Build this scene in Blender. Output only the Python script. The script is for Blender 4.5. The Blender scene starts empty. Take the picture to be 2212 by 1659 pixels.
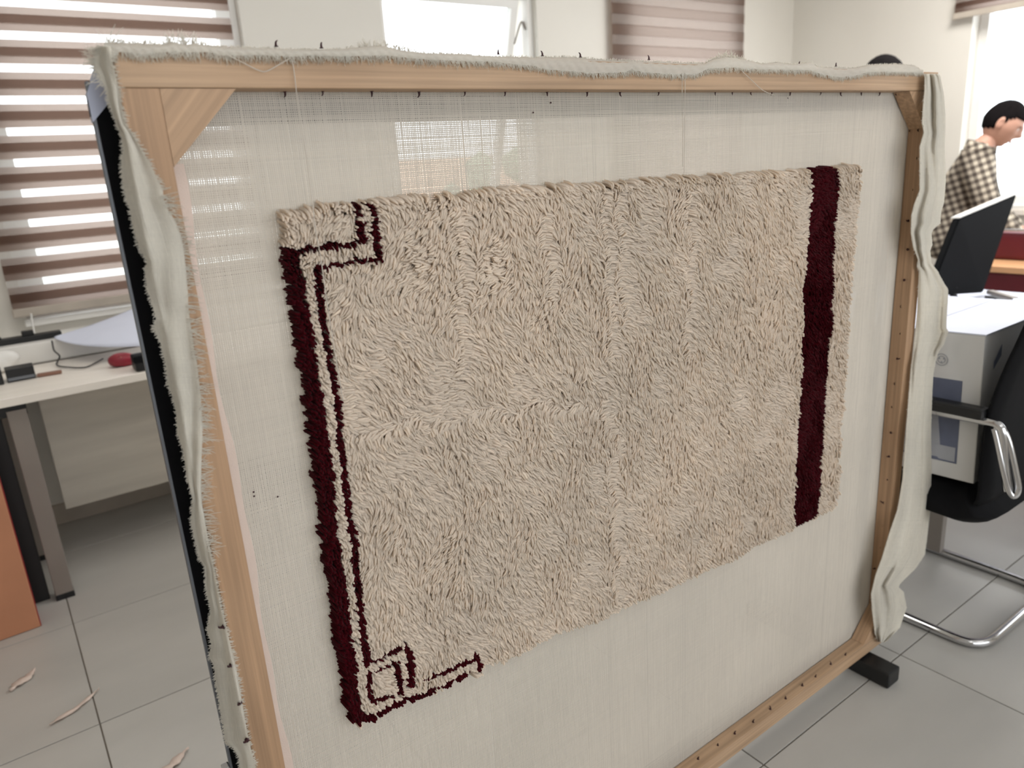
import bpy, bmesh, math, random
import numpy as np
from mathutils import Vector, Matrix
random.seed(7); rng = np.random.default_rng(7)
C = bpy.context.scene.collection
SC = bpy.context.scene

# ---------------------------------------------------------------- camera model (photo taken as 2212 x 1659)
FPX, CX, CY, CAMH = 1596.0, 1106.0, 829.5, 1.36
def nrm(v):
    v = np.array(v, float); return v / np.linalg.norm(v)
AX = nrm((3450 - CX, 202 - CY, FPX)); DN = nrm((1462 - CX, 6240 - CY, FPX))
DN = nrm(DN - AX * DN.dot(AX)); AZ = -DN; AY = nrm(np.cross(AX, DN))
def ray(px, py):
    r = np.array((px - CX, py - CY, FPX)); return np.array((r @ AX, r @ AY, r @ AZ))
def onY(px, py, y):
    r = ray(px, py); return r / r[1] * y + np.array((0, 0, CAMH))
def onZ(px, py, z):
    r = ray(px, py); return r / r[2] * (z - CAMH) + np.array((0, 0, CAMH))
def onX(px, py, x):
    r = ray(px, py); return r / r[0] * x + np.array((0, 0, CAMH))
def atd(px, py, d): return ray(px, py) / FPX * d + np.array((0, 0, CAMH))

cam_d = bpy.data.cameras.new('camera'); cam = bpy.data.objects.new('camera', cam_d); C.objects.link(cam)
R = Matrix(((AX[0], -AX[1], -AX[2]), (AY[0], -AY[1], -AY[2]), (AZ[0], -AZ[1], -AZ[2])))
cam.matrix_world = Matrix.Translation((0, 0, CAMH)) @ R.to_4x4()
cam_d.sensor_width = 36.0; cam_d.lens = FPX * 36.0 / 2212.0
cam_d.clip_start = 0.05; cam_d.clip_end = 300
cam_d.dof.use_dof = True; cam_d.dof.focus_distance = 1.16; cam_d.dof.aperture_fstop = 4.3
SC.camera = cam

# ---------------------------------------------------------------- light
w = bpy.data.worlds.new('sky'); SC.world = w; w.use_nodes = True
wn = w.node_tree.nodes; wl = w.node_tree.links
wn['Background'].inputs[0].default_value = (0.93, 0.965, 1.0, 1); wn['Background'].inputs[1].default_value = 4.3
def area(name, loc, size, sy, power, col, rot=(0, 0, 0)):
    l = bpy.data.lights.new(name, 'AREA'); l.shape = 'RECTANGLE'; l.size = size; l.size_y = sy
    l.energy = power; l.color = col
    o = bpy.data.objects.new(name, l); C.objects.link(o); o.location = loc; o.rotation_euler = rot
    return o
for lx, ly, lp in ((0.4, 2.0, 14), (2.2, 2.2, 3), (3.9, 1.5, 74), (0.2, -1.0, 8), (2.6, -1.0, 4)):
    area('fill_light', (lx, ly, 2.84), 1.2, 0.6, lp, (1.0, 0.975, 0.93))  # unseen fill lights added to brighten the room and its walls, no fixtures
def portal(loc, sx, sy, rot):
    o = area('window_portal', loc, sx, sy, 1, (1, 1, 1), rot); o.data.cycles.is_portal = True
portal((0.64, 3.72, 1.67), 1.0, 1.5, (-math.pi / 2, 0, 0)); portal((2.33, 3.72, 1.57), 0.95, 1.3, (-math.pi / 2, 0, 0)); portal((3.99, 3.72, 1.67), 1.1, 1.5, (-math.pi / 2, 0, 0))
portal((5.36, 0.7, 1.64), 1.4, 3.2, (0, math.pi / 2, 0)); portal((1.4, -2.66, 1.6), 4.4, 1.5, (math.pi / 2, 0, 0))
SC.view_settings.view_transform = 'Standard'; SC.view_settings.look = 'None'
SC.view_settings.exposure = 0.0; SC.view_settings.gamma = 1.0; SC.view_settings.use_curve_mapping = False
SC.cycles.use_denoising = True
SC.cycles.max_bounces = 10; SC.cycles.diffuse_bounces = 5; SC.cycles.transmission_bounces = 6
SC.cycles.transparent_max_bounces = 24; SC.cycles.sample_clamp_indirect = 6.0
SC.cycles.caustics_reflective = False; SC.cycles.caustics_refractive = False

# ---------------------------------------------------------------- materials
def lin(c):
    return tuple(((v / 255 / 12.92) if v / 255 <= 0.04045 else ((v / 255 + 0.055) / 1.055) ** 2.4) for v in c) + (1,)
def N(m, t, **kw):
    n = m.node_tree.nodes.new(t)
    for k, v in kw.items(): setattr(n, k, v)
    return n
def mat(name, rgb, rough=0.6, metal=0.0, var=0.06, nscale=8.0, stretch=(1, 1, 1), bump=0.0, bscale=120.0,
        spec=0.5, trans=0.0, tcol=None, sheen=0.0, attr=None, alpha=1.0, detail=4.0):
    m = bpy.data.materials.new(name); m.use_nodes = True
    L = m.node_tree.links; b = m.node_tree.nodes['Principled BSDF']; out = m.node_tree.nodes['Material Output']
    tc = N(m, 'ShaderNodeTexCoord'); mp = N(m, 'ShaderNodeMapping'); mp.inputs['Scale'].default_value = stretch
    L.new(tc.outputs['Object'], mp.inputs[0])
    no = N(m, 'ShaderNodeTexNoise'); no.inputs['Scale'].default_value = nscale; no.inputs['Detail'].default_value = detail
    L.new(mp.outputs[0], no.inputs['Vector'])
    c = np.array(lin(rgb)[:3])
    cr = N(m, 'ShaderNodeValToRGB'); e = cr.color_ramp.elements
    e[0].position = 0.3; e[0].color = tuple(np.clip(c * (1 - var * 1.6), 0, 1)) + (1,)
    e[1].position = 0.7; e[1].color = tuple(np.clip(c * (1 + var * 1.2), 0, 1)) + (1,)
    L.new(no.outputs['Fac'], cr.inputs[0]); col = cr.outputs[0]
    if attr:
        at = N(m, 'ShaderNodeAttribute'); at.attribute_name = attr
        mx = N(m, 'ShaderNodeMix', data_type='RGBA', blend_type='MULTIPLY'); mx.inputs[0].default_value = 1.0
        L.new(col, mx.inputs[6]); L.new(at.outputs['Color'], mx.inputs[7]); col = mx.outputs[2]
    L.new(col, b.inputs['Base Color'])
    b.inputs['Roughness'].default_value = rough; b.inputs['Metallic'].default_value = metal
    b.inputs['Specular IOR Level'].default_value = spec
    if sheen: b.inputs['Sheen Weight'].default_value = sheen; b.inputs['Sheen Roughness'].default_value = 0.5
    if bump:
        nb = N(m, 'ShaderNodeTexNoise'); nb.inputs['Scale'].default_value = bscale; nb.inputs['Detail'].default_value = 3
        L.new(mp.outputs[0], nb.inputs['Vector'])
        bp = N(m, 'ShaderNodeBump'); bp.inputs['Strength'].default_value = bump; bp.inputs['Distance'].default_value = 0.002
        L.new(nb.outputs['Fac'], bp.inputs['Height']); L.new(bp.outputs[0], b.inputs['Normal'])
    if trans:
        tr = N(m, 'ShaderNodeBsdfTranslucent')
        if tcol: tr.inputs[0].default_value = lin(tcol)
        else: L.new(col, tr.inputs[0])
        ms = N(m, 'ShaderNodeMixShader'); ms.inputs[0].default_value = trans
        L.new(b.outputs[0], ms.inputs[1]); L.new(tr.outputs[0], ms.inputs[2]); L.new(ms.outputs[0], out.inputs[0])
        last = ms
    else: last = b
    if alpha < 1:
        tp = N(m, 'ShaderNodeBsdfTransparent'); m2 = N(m, 'ShaderNodeMixShader'); m2.inputs[0].default_value = alpha
        L.new(tp.outputs[0], m2.inputs[1]); L.new(last.outputs[0], m2.inputs[2]); L.new(m2.outputs[0], out.inputs[0])
    return m
def wood(name, rgb, axis, grain=0.17, rot=0.0):
    s = [85.0, 85.0, 85.0]; s[axis] = 1.6
    m = mat(name, rgb, rough=0.55, var=grain, nscale=1.6, stretch=tuple(s), bump=0.15, bscale=6, spec=0.35, detail=6)
    L = m.node_tree.links; b = m.node_tree.nodes['Principled BSDF']
    src = b.inputs['Base Color'].links[0].from_socket
    if rot:
        mp = [n for n in m.node_tree.nodes if n.type == 'MAPPING'][0]; vr = N(m, 'ShaderNodeVectorRotate'); vr.rotation_type = 'Y_AXIS'; vr.inputs['Angle'].default_value = rot
        L.new(mp.inputs[0].links[0].from_socket, vr.inputs['Vector']); L.new(vr.outputs[0], mp.inputs[0])
    tc = N(m, 'ShaderNodeTexCoord')
    k = N(m, 'ShaderNodeTexNoise'); k.inputs['Scale'].default_value = 3.0; k.inputs['Detail'].default_value = 2
    L.new(tc.outputs['Object'], k.inputs['Vector'])
    cr = N(m, 'ShaderNodeValToRGB'); cr.color_ramp.elements[0].color = (0.86, 0.80, 0.74, 1); cr.color_ramp.elements[1].color = (1.06, 1.04, 1.02, 1)
    cr.color_ramp.elements[0].position = .3; cr.color_ramp.elements[1].position = .7
    L.new(k.outputs['Fac'], cr.inputs[0])
    mx = N(m, 'ShaderNodeMix', data_type='RGBA', blend_type='MULTIPLY'); mx.inputs[0].default_value = 1.0
    L.new(src, mx.inputs[6]); L.new(cr.outputs[0], mx.inputs[7]); L.new(mx.outputs[2], b.inputs['Base Color'])
    return m
M = dict(
    wall=mat('wall_paint', (213, 209, 201), 0.85, var=0.015, nscale=2, bump=0.05, bscale=300),
    tile=mat('floor_tile', (176, 173, 168), 0.32, var=0.06, nscale=1.6, stretch=(1, 2.6, 1), spec=0.45, attr='tint', detail=8),
    grout=mat('grout', (120, 112, 102), 0.9),
    woodx=wood('pine_along_rail', (180, 153, 126), 0), woodz=wood('pine_along_post', (170, 140, 112), 2),
    woodd=wood('pine_brace', (180, 151, 123), 2, 0.15, math.radians(-42)),
    cloth=mat('woven_cotton', (225, 218, 208), 0.9, var=0.03, nscale=3, trans=0.38, spec=0.1, attr='tint'),
    cloth2=mat('loose_cotton', (240, 236, 227), 0.9, var=0.03, nscale=6, trans=0.5, spec=0.1, attr='tint'),
    clothp=mat('cotton_hem', (226, 208, 197), 0.9, var=0.03, nscale=20, trans=0.2, spec=0.1, bump=0.3, bscale=700),
    wool=mat('cream_wool', (250, 237, 221), 0.95, var=0.03, nscale=5, spec=0.1, sheen=0.2, attr='tint', bump=0.4, bscale=900, trans=0.45),
    red=mat('burgundy_wool', (60, 3, 11), 0.95, var=0.2, nscale=120, spec=0.05, sheen=0.03, attr='tint', bump=0.5, bscale=900),
    black=mat('black_frame', (9, 9, 12), 0.75, var=0.1, spec=0.12),
    alu=mat('aluminium_edge', (112, 116, 122), 0.5, metal=0.4, var=0.03),
    cap=mat('pale_blue_grey_plastic', (178, 184, 205), 0.4, var=0.03),
    ink=mat('dark_print', (70, 70, 78), 0.6),
    nail=mat('dark_nail', (62, 34, 38), 0.5, metal=0.5),
    white=mat('white_plastic', (226, 224, 220), 0.4, var=0.02),
    desk=mat('light_desk_laminate', (238, 231, 222), 0.35, var=0.03, nscale=3, stretch=(1, 8, 8)),
    panel=mat('grey_wood_laminate', (212, 205, 193), 0.5, var=0.09, nscale=1.4, stretch=(1, 5, 9), detail=6),
    leg=mat('grey_metal', (140, 132, 125), 0.45, metal=0.2, var=0.03),
    blk=mat('black_plastic', (16, 16, 18), 0.45, var=0.05),
    scr=mat('matte_black_plastic', (10, 11, 14), 0.7, spec=0.12),
    mesh=mat('black_fabric', (12, 12, 15), 0.85, var=0.1, nscale=60, bump=0.3, bscale=600, spec=0.2),
    chrome=mat('chrome', (200, 200, 202), 0.14, metal=1.0, var=0.01),
    carton=mat('orange_cardboard', (190, 132, 100), 0.8, var=0.06, nscale=4),
    cartonred=mat('cardboard_red_edge', (150, 40, 45), 0.8),
    paper=mat('bluish_white_paper', (214, 219, 236), 0.6, var=0.02),
    boxw=mat('white_cardboard', (208, 207, 205), 0.6, var=0.02, nscale=3),
    boxp=mat('slate_blue_print', (96, 102, 122), 0.6, var=0.12, nscale=9),
    boxg=mat('pale_grey_print', (158, 160, 166), 0.6, var=0.08, nscale=9),
    redbag=mat('red_bag', (142, 30, 48), 0.5, var=0.2, nscale=20),
    brown=mat('brown_case', (136, 100, 84), 0.6),
    burg=mat('burgundy_laminate', (96, 18, 30), 0.5, var=0.1, nscale=5),
    tablew=mat('orange_wood_edge', (196, 150, 110), 0.4, var=0.1, nscale=2, stretch=(6, 1, 6)),
    skin=mat('skin', (196, 150, 130), 0.55, var=0.05, nscale=10),
    hair=mat('dark_hair', (16, 13, 14), 0.9, var=0.3, nscale=90, bump=0.6, bscale=300, spec=0.1),
    trousers=mat('dark_trousers', (40, 42, 52), 0.85),
    jacket=mat('dark_jacket', (30, 30, 36), 0.85),
    eyew=mat('eye_white', (220, 215, 210), 0.3), eyed=mat('iris', (30, 22, 18), 0.3),
    band=mat('blind_fabric', (70, 50, 42), 0.85, var=0.12, nscale=3, stretch=(0.6, 1, 60), trans=0.5, tcol=(200, 180, 169), spec=0.1),
    sheer=mat('blind_sheer', (235, 232, 228), 0.9, trans=0.6, alpha=0.28, spec=0.1, var=0.02),
    rail=mat('blind_bottom_rail', (176, 166, 154), 0.5),
    facade=mat('render_facade', (240, 212, 186), 0.9), roof=mat('clay_roof', (214, 168, 140), 0.9), green=mat('tree_leaves', (150, 164, 138), 0.9, var=0.3, nscale=3),
    ground=mat('outside_ground', (205, 205, 200), 0.95), dark=mat('dark_window', (50, 55, 62), 0.2),
)
def glass():
    m = bpy.data.materials.new('window_glass'); m.use_nodes = True; L = m.node_tree.links; n = m.node_tree.nodes
    tp = N(m, 'ShaderNodeBsdfTransparent'); gl = N(m, 'ShaderNodeBsdfGlossy'); gl.inputs['Roughness'].default_value = 0.02
    no = N(m, 'ShaderNodeTexNoise'); no.inputs['Scale'].default_value = 2.0
    cr = N(m, 'ShaderNodeValToRGB'); cr.color_ramp.elements[0].color = (.93, .95, .96, 1); cr.color_ramp.elements[1].color = (.97, .98, .98, 1)
    L.new(no.outputs['Fac'], cr.inputs[0]); L.new(cr.outputs[0], tp.inputs[0])
    ms = N(m, 'ShaderNodeMixShader'); ms.inputs[0].default_value = 0.05
    L.new(tp.outputs[0], ms.inputs[1]); L.new(gl.outputs[0], ms.inputs[2]); L.new(ms.outputs[0], n['Material Output'].inputs[0]); return m
M['glass'] = glass()
def checked():
    m = mat('checked_shirt', (170, 160, 146), 0.9, spec=0.1); L = m.node_tree.links; b = m.node_tree.nodes['Principled BSDF']
    tc = N(m, 'ShaderNodeTexCoord'); sep = N(m, 'ShaderNodeSeparateXYZ'); mp = N(m, 'ShaderNodeMapping')
    mp.inputs['Rotation'].default_value = (0.0, 0.35, 0.0)
    L.new(tc.outputs['Object'], mp.inputs[0]); L.new(mp.outputs[0], sep.inputs[0])
    outs = []
    for ax in (0, 2):
        s = N(m, 'ShaderNodeMath', operation='MULTIPLY'); s.inputs[1].default_value = 2 * math.pi / 0.037
        L.new(sep.outputs[ax], s.inputs[0])
        q = N(m, 'ShaderNodeMath', operation='SINE'); L.new(s.outputs[0], q.inputs[0])
        g = N(m, 'ShaderNodeMapRange'); g.inputs[1].default_value = -0.35; g.inputs[2].default_value = 0.35
        g.inputs[3].default_value = 1.0; g.inputs[4].default_value = 0.48; L.new(q.outputs[0], g.inputs[0]); outs.append(g)
    mu = N(m, 'ShaderNodeMath', operation='MULTIPLY'); L.new(outs[0].outputs[0], mu.inputs[0]); L.new(outs[1].outputs[0], mu.inputs[1])
    cr = N(m, 'ShaderNodeValToRGB'); e = cr.color_ramp.elements
    e[0].position = .2; e[0].color = lin((70, 62, 58)); e[1].position = 1.0; e[1].color = lin((190, 180, 164))
    L.new(mu.outputs[0], cr.inputs[0]); L.new(cr.outputs[0], b.inputs['Base Color']); return m
M['check'] = checked()

# ---------------------------------------------------------------- object helpers
def npmesh(name, V, F, m, parent=None, smooth=False, tint=None, quads=True):
    me = bpy.data.meshes.new(name); V = np.asarray(V, np.float32); F = np.asarray(F, np.int32); k = F.shape[1]
    me.vertices.add(len(V)); me.vertices.foreach_set('co', V.ravel())
    me.loops.add(F.size); me.loops.foreach_set('vertex_index', F.ravel())
    me.polygons.add(len(F)); me.polygons.foreach_set('loop_start', np.arange(0, F.size, k, dtype=np.int32))
    me.polygons.foreach_set('loop_total', np.full(len(F), k, np.int32))
    me.update(calc_edges=True)
    if smooth: me.polygons.foreach_set('use_smooth', np.ones(len(F), bool))
    if tint is not None:
        a = me.color_attributes.new('tint', 'FLOAT_COLOR', 'POINT'); a.data.foreach_set('color', np.asarray(tint, np.float32).ravel())
    me.materials.append(m); o = bpy.data.objects.new(name, me); C.objects.link(o)
    if parent: o.parent = parent
    return o
def obj(name, bm, m, parent=None, smooth=False):
    bmesh.ops.recalc_face_normals(bm, faces=bm.faces)
    me = bpy.data.meshes.new(name); bm.to_mesh(me); bm.free()
    if smooth:
        for p in me.polygons: p.use_smooth = True
    if m: me.materials.append(m)
    o = bpy.data.objects.new(name, me); C.objects.link(o)
    if parent: o.parent = parent
    return o
def bx(bm, a, b, bev=0.0):
    a = np.array(a, float); b = np.array(b, float); lo = np.minimum(a, b); hi = np.maximum(a, b)
    vs = [bm.verts.new((x, y, z)) for x in (lo[0], hi[0]) for y in (lo[1], hi[1]) for z in (lo[2], hi[2])]
    fs = [bm.faces.new([vs[i] for i in q]) for q in ((0, 1, 3, 2), (4, 6, 7, 5), (0, 4, 5, 1), (2, 3, 7, 6), (0, 2, 6, 4), (1, 5, 7, 3))]
    if bev > 0:
        es = list({e for f in fs for e in f.edges})
        bmesh.ops.bevel(bm, geom=es, offset=bev, segments=2, affect='EDGES', profile=0.6)
def box(name, a, b, m, parent=None, bev=0.002):
    bm = bmesh.new(); bx(bm, a, b, bev); return obj(name, bm, m, parent)
def prism(bm, pts, off):
    """closed prism: pts 3-D polygon, off extrusion vector"""
    off = np.array(off, float); A = [bm.verts.new(tuple(p)) for p in pts]; B = [bm.verts.new(tuple(np.array(p) + off)) for p in pts]
    bm.faces.new(A); bm.faces.new(B[::-1]); n = len(pts)
    for i in range(n): bm.faces.new((A[i], A[(i + 1) % n], B[(i + 1) % n], B[i]))
def smoothpath(P, n):
    P = np.array(P, float); t = np.linspace(0, len(P) - 1, n); i = np.clip(t.astype(int), 0, len(P) - 2); f = (t - i)[:, None]
    Q = np.vstack([2 * P[0] - P[1], P, 2 * P[-1] - P[-2]])
    p0, p1, p2, p3 = Q[i], Q[i + 1], Q[i + 2], Q[i + 3]
    return 0.5 * ((2 * p1) + (-p0 + p2) * f + (2 * p0 - 5 * p1 + 4 * p2 - p3) * f ** 2 + (-p0 + 3 * p1 - 3 * p2 + p3) * f ** 3)
def tubes(paths, radii, k=6):
    """many tubes -> V, F.  paths list of (n,3); radii list of scalar or (n,)"""
    V = []; F = []; base = 0
    for P, r in zip(paths, radii):
        P = np.asarray(P, float); n = len(P); r = np.broadcast_to(r, (n,))
        T = np.gradient(P, axis=0); T /= np.maximum(np.linalg.norm(T, axis=1), 1e-9)[:, None]
        up = np.array((0, 0, 1.0)) if abs(T[0][2]) < 0.8 else np.array((1.0, 0, 0))
        U = np.cross(T, up); U /= np.maximum(np.linalg.norm(U, axis=1), 1e-9)[:, None]
        if n > 7:
            for q in range(1, n):
                u_ = U[q - 1] - T[q] * (U[q - 1] @ T[q]); U[q] = u_ / max(np.linalg.norm(u_), 1e-9)
        W = np.cross(T, U)
        a = np.linspace(0, 2 * math.pi, k, endpoint=False)
        ring = P[:, None] + r[:, None, None] * (np.cos(a)[None, :, None] * U[:, None] + np.sin(a)[None, :, None] * W[:, None])
        V.append(ring.reshape(-1, 3))
        i = np.arange(n - 1)[:, None] * k; j = np.arange(k)[None]; j2 = (j + 1) % k
        F.append((np.stack([i + j, i + j2, i + k + j2, i + k + j], -1).reshape(-1, 4)) + base); base += n * k
    return np.vstack(V), np.vstack(F)
def tube(name, P, r, m, parent=None, n=None, k=10):
    P = smoothpath(P, n) if n else np.array(P, float)
    V, F = tubes([P], [r], k); return npmesh(name, V, F, m, parent, smooth=True)
def tag(o, label=None, cat=None, group=None, kind=None):
    if label: o['label'] = label
    if cat: o['category'] = cat
    if group: o['group'] = group
    if kind: o['kind'] = kind
    return o
def thing(name, label, cat, loc=(0, 0, 0), rz=0.0, group=None):
    o = bpy.data.objects.new(name, None); C.objects.link(o); o.location = loc; o.rotation_euler = (0, 0, rz); o.empty_display_size = 0.05
    return tag(o, label, cat, group)
def struct(o): o['kind'] = 'structure'; return o
def snoise(x, y, seed=0, oct=4):
    r = np.random.default_rng(seed); s = np.zeros_like(np.asarray(x, float)); tot = 0
    for o in range(oct):
        a = 0.6 ** o; fr = 1.8 ** o
        for _ in range(3):
            th = r.uniform(0, 2 * math.pi); ph = r.uniform(0, 6.28)
            s = s + a * np.sin((x * math.cos(th) + y * math.sin(th)) * fr + ph)
            tot += a * 0.7
    return s / tot
def inpoly(px, py, poly):
    poly = np.asarray(poly); c = np.zeros(px.shape, bool); j = len(poly) - 1
    for i in range(len(poly)):
        xi, yi = poly[i]; xj, yj = poly[j]
        if abs(yj - yi) > 1e-12:
            c ^= ((yi > py) != (yj > py)) & (px < (xj - xi) * (py - yi) / (yj - yi) + xi)
        j = i
    return c

# ================================================================= ROOM
WY, RX, LX, HT = 3.55, 5.2, -2.4, 2.86
# floor tiles, each a part
fl = struct(box('floor', (LX, -2.72, -0.05), (RX + 0.05, WY + 0.05, -0.004), M['grout'], bev=0))
px_, py_ = 0.608, 0.5985
tile_me = {}
for vi in range(3):
    bm = bmesh.new(); bx(bm, (0.0018, 0.0018, -0.0045), (px_ - 0.0018, py_ - 0.0018, 0.0), 0.0012)
    bmesh.ops.recalc_face_normals(bm, faces=bm.faces)
    me = bpy.data.meshes.new('tile'); bm.to_mesh(me); bm.free(); me.materials.append(M['tile'])
    a = me.color_attributes.new('tint', 'FLOAT_COLOR', 'POINT'); v = (1.0, 0.97, 1.03)[vi]
    a.data.foreach_set('color', np.tile((v, v, v, 1), len(me.vertices)).astype(np.float32)); tile_me[vi] = me
for i in range(-4, 9):
    for j in range(-6, 6):
        x, y = 0.0 + i * px_, 0.2315 + j * py_
        if x < LX - 0.4 or x > RX - 0.2 or y > WY - 0.05 or y < -2.6: continue
        t = bpy.data.objects.new('tile', tile_me[random.randrange(3)]); C.objects.link(t); t.parent = fl
        t.location = (x, y, 0)
def wall_with_holes(name, x0, x1, z0, z1, holes, thick, axis, pos):
    """axis 'Y': wall plane at y=pos spanning x; axis 'X': at x=pos spanning y. holes (a0,a1,z0,z1)"""
    bm = bmesh.new(); cur = x0
    for (a0, a1, b0, b1) in sorted(holes) + [(x1, x1, 0, 0)]:
        segs = [(cur, a0, z0, z1)]
        if a1 > a0: segs += [(a0, a1, z0, b0), (a0, a1, b1, z1)]
        for (p, q, r, s) in segs:
            if q - p < 1e-4 or s - r < 1e-4: continue
            if axis == 'Y': bx(bm, (p, pos, r), (q, pos + thick, s))
            else: bx(bm, (pos, p, r), (pos + thick, q, s))
        cur = a1
    return struct(obj(name, bm, M['wall']))
W1 = (0.115, 1.165, 0.885, 2.45); W2 = (1.852, 2.815, 0.90, 2.275); W3 = (3.42, 4.56, 0.885, 2.45)
RW = (-0.9, 2.31, 0.93, 2.35)
wall_with_holes('wall_back', LX, RX + 0.25, 0, HT, [W1, W2, W3], 0.25, 'Y', WY)
wall_with_holes('wall_right', -2.6, WY, 0, HT, [RW], 0.25, 'X', RX)
struct(box('wall_left', (LX - 0.1, -2.6, 0), (LX, WY, HT), M['wall'], bev=0))
wall_with_holes('wall_front', LX, RX + 0.25, 0, HT, [(-0.8, 3.6, 0.85, 2.35)], -0.12, 'Y', -2.6)
struct(box('ceiling', (LX, -2.72, HT), (RX + 0.25, WY + 0.25, HT + 0.1), M['white'], bev=0))
def window(name, hole, axis, pos, fw=0.075, mull=(), depth=0.06, inset=0.05, sill=True):
    a0, a1, b0, b1 = hole; root = bpy.data.objects.new(name, None); C.objects.link(root); struct(root)
    def P(a, d, z): return (a, pos + d, z) if axis == 'Y' else (pos + d, a, z)
    root.location = P((a0 + a1) / 2, 0, b0); inv = root.location
    def B(nm, p, q, m, bev=0.003):
        o = box(nm, np.array(p) - np.array(inv), np.array(q) - np.array(inv), m, root, bev); return o
    d0, d1 = inset, inset + depth
    B('window_frame', P(a0, d0, b0), P(a0 + fw, d1, b1), M['white']); B('window_frame', P(a1 - fw, d0, b0), P(a1, d1, b1), M['white'])
    B('window_frame', P(a0 + fw, d0, b0), P(a1 - fw, d1, b0 + fw), M['white']); B('window_frame', P(a0 + fw, d0, b1 - fw), P(a1 - fw, d1, b1), M['white'])
    for mm in mull: B('mullion', P(mm - 0.03, d0 + 0.002, b0 + fw), P(mm + 0.03, d1 - 0.002, b1 - fw), M['white'])
    xs = [a0 + fw] + [v for mm in mull for v in (mm - 0.03, mm + 0.03)] + [a1 - fw]
    for i in range(0, len(xs), 2):
        if name != 'window_2': B('pane', P(xs[i], d0 + 0.025, b0 + fw), P(xs[i + 1], d0 + 0.031, b1 - fw), M['glass'], 0)
    if sill: B('window_sill', P(a0 - .01, -0.03 if axis == 'Y' else -.012, b0 - 0.022), P(a1, d0, b0 + 0.004), M['white'])
    return root
win1 = window('window_1', W1, 'Y', WY, fw=0.09)
win2 = window('window_2', W2, 'Y', WY, fw=0.035, inset=0.04)
win3 = window('window_3', W3, 'Y', WY, fw=0.09)
win4 = window('window_4', RW, 'X', RX, fw=0.055, mull=(0.7,), inset=0.09)
# sill light: tilted open top-hung sash of window 2
sx0, sx1, st, sb = W2[0] + 0.006, 2.735, 2.235, 1.0
sash = bpy.data.objects.new('sash', None); C.objects.link(sash); sash.parent = win2
sash.location = Vector((0, WY + 0.05 - win2.location.y, st - win2.location.z))
sash.rotation_euler = (math.radians(17), 0, 0)
H = st - sb
for nm, a, b, m in (('sash_rail', (sx0, 0, -0.045), (sx1, 0.045, 0), 'white'), ('sash_rail', (sx0, 0, -H), (sx1, 0.045, -H + 0.05), 'white'),
                    ('sash_stile', (sx0, 0, -H + 0.05), (sx0 + 0.045, 0.045, -0.045), 'white'), ('sash_stile', (sx1 - 0.045, 0, -H + 0.05), (sx1, 0.045, -0.045), 'white'),
                    ('sash_pane', (sx0 + 0.045, 0.02, -H + 0.05), (sx1 - 0.045, 0.026, -0.045), 'glass')):
    a = np.array(a, float); b = np.array(b, float); a[0] -= win2.location[0]; b[0] -= win2.location[0]
    box(nm, a, b, M[m], sash, 0.002 if m == 'white' else 0)
cx2 = win2.location
tube('window_stay', [np.array((2.775, WY + 0.06, 2.09)) - np.array(cx2), np.array((2.77, WY + 0.09, 2.13)) - np.array(cx2), np.array((2.735, WY + 0.115, 2.02)) - np.array(cx2)], 0.006, M['leg'], win2, n=8, k=6)
# perimeter ledge under the left window, skirting
led = struct(box('trim_1', (LX, 3.30, 0.752), (1.5, WY, 0.83), M['white'], bev=0.006))
struct(box('baseboard_back', (LX, WY - 0.012, 0), (RX, WY, 0.09), M['rail'], bev=0.002))
struct(box('baseboard_right', (RX - 0.012, -2.6, 0), (RX, WY - 0.012, 0.09), M['rail'], bev=0.002))
struct(box('trim_2', (RX - 0.03, RW[0] - 0.1, RW[2] - 0.055), (RX + 0.09, RW[1] + 0.04, RW[2] - 0.02), M['desk'], bev=0.004))
for rr in range(1):
    rad = thing('radiator', 'white panel radiator under the window behind the checked-shirt man', 'radiator', (RX - 0.125, 0.9, 0.12))
    for k in range(14): box('radiator_column', (0, k * 0.075 - 0.5, 0), (0.07, k * 0.075 - 0.435, 0.68), M['white'], rad, 0.01)
    box('bracket', (0.07, -0.3, 0.3), (0.11, -0.27, 0.34), M['white'], rad); box('bracket', (0.07, 0.3, 0.3), (0.11, 0.33, 0.34), M['white'], rad)

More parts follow.
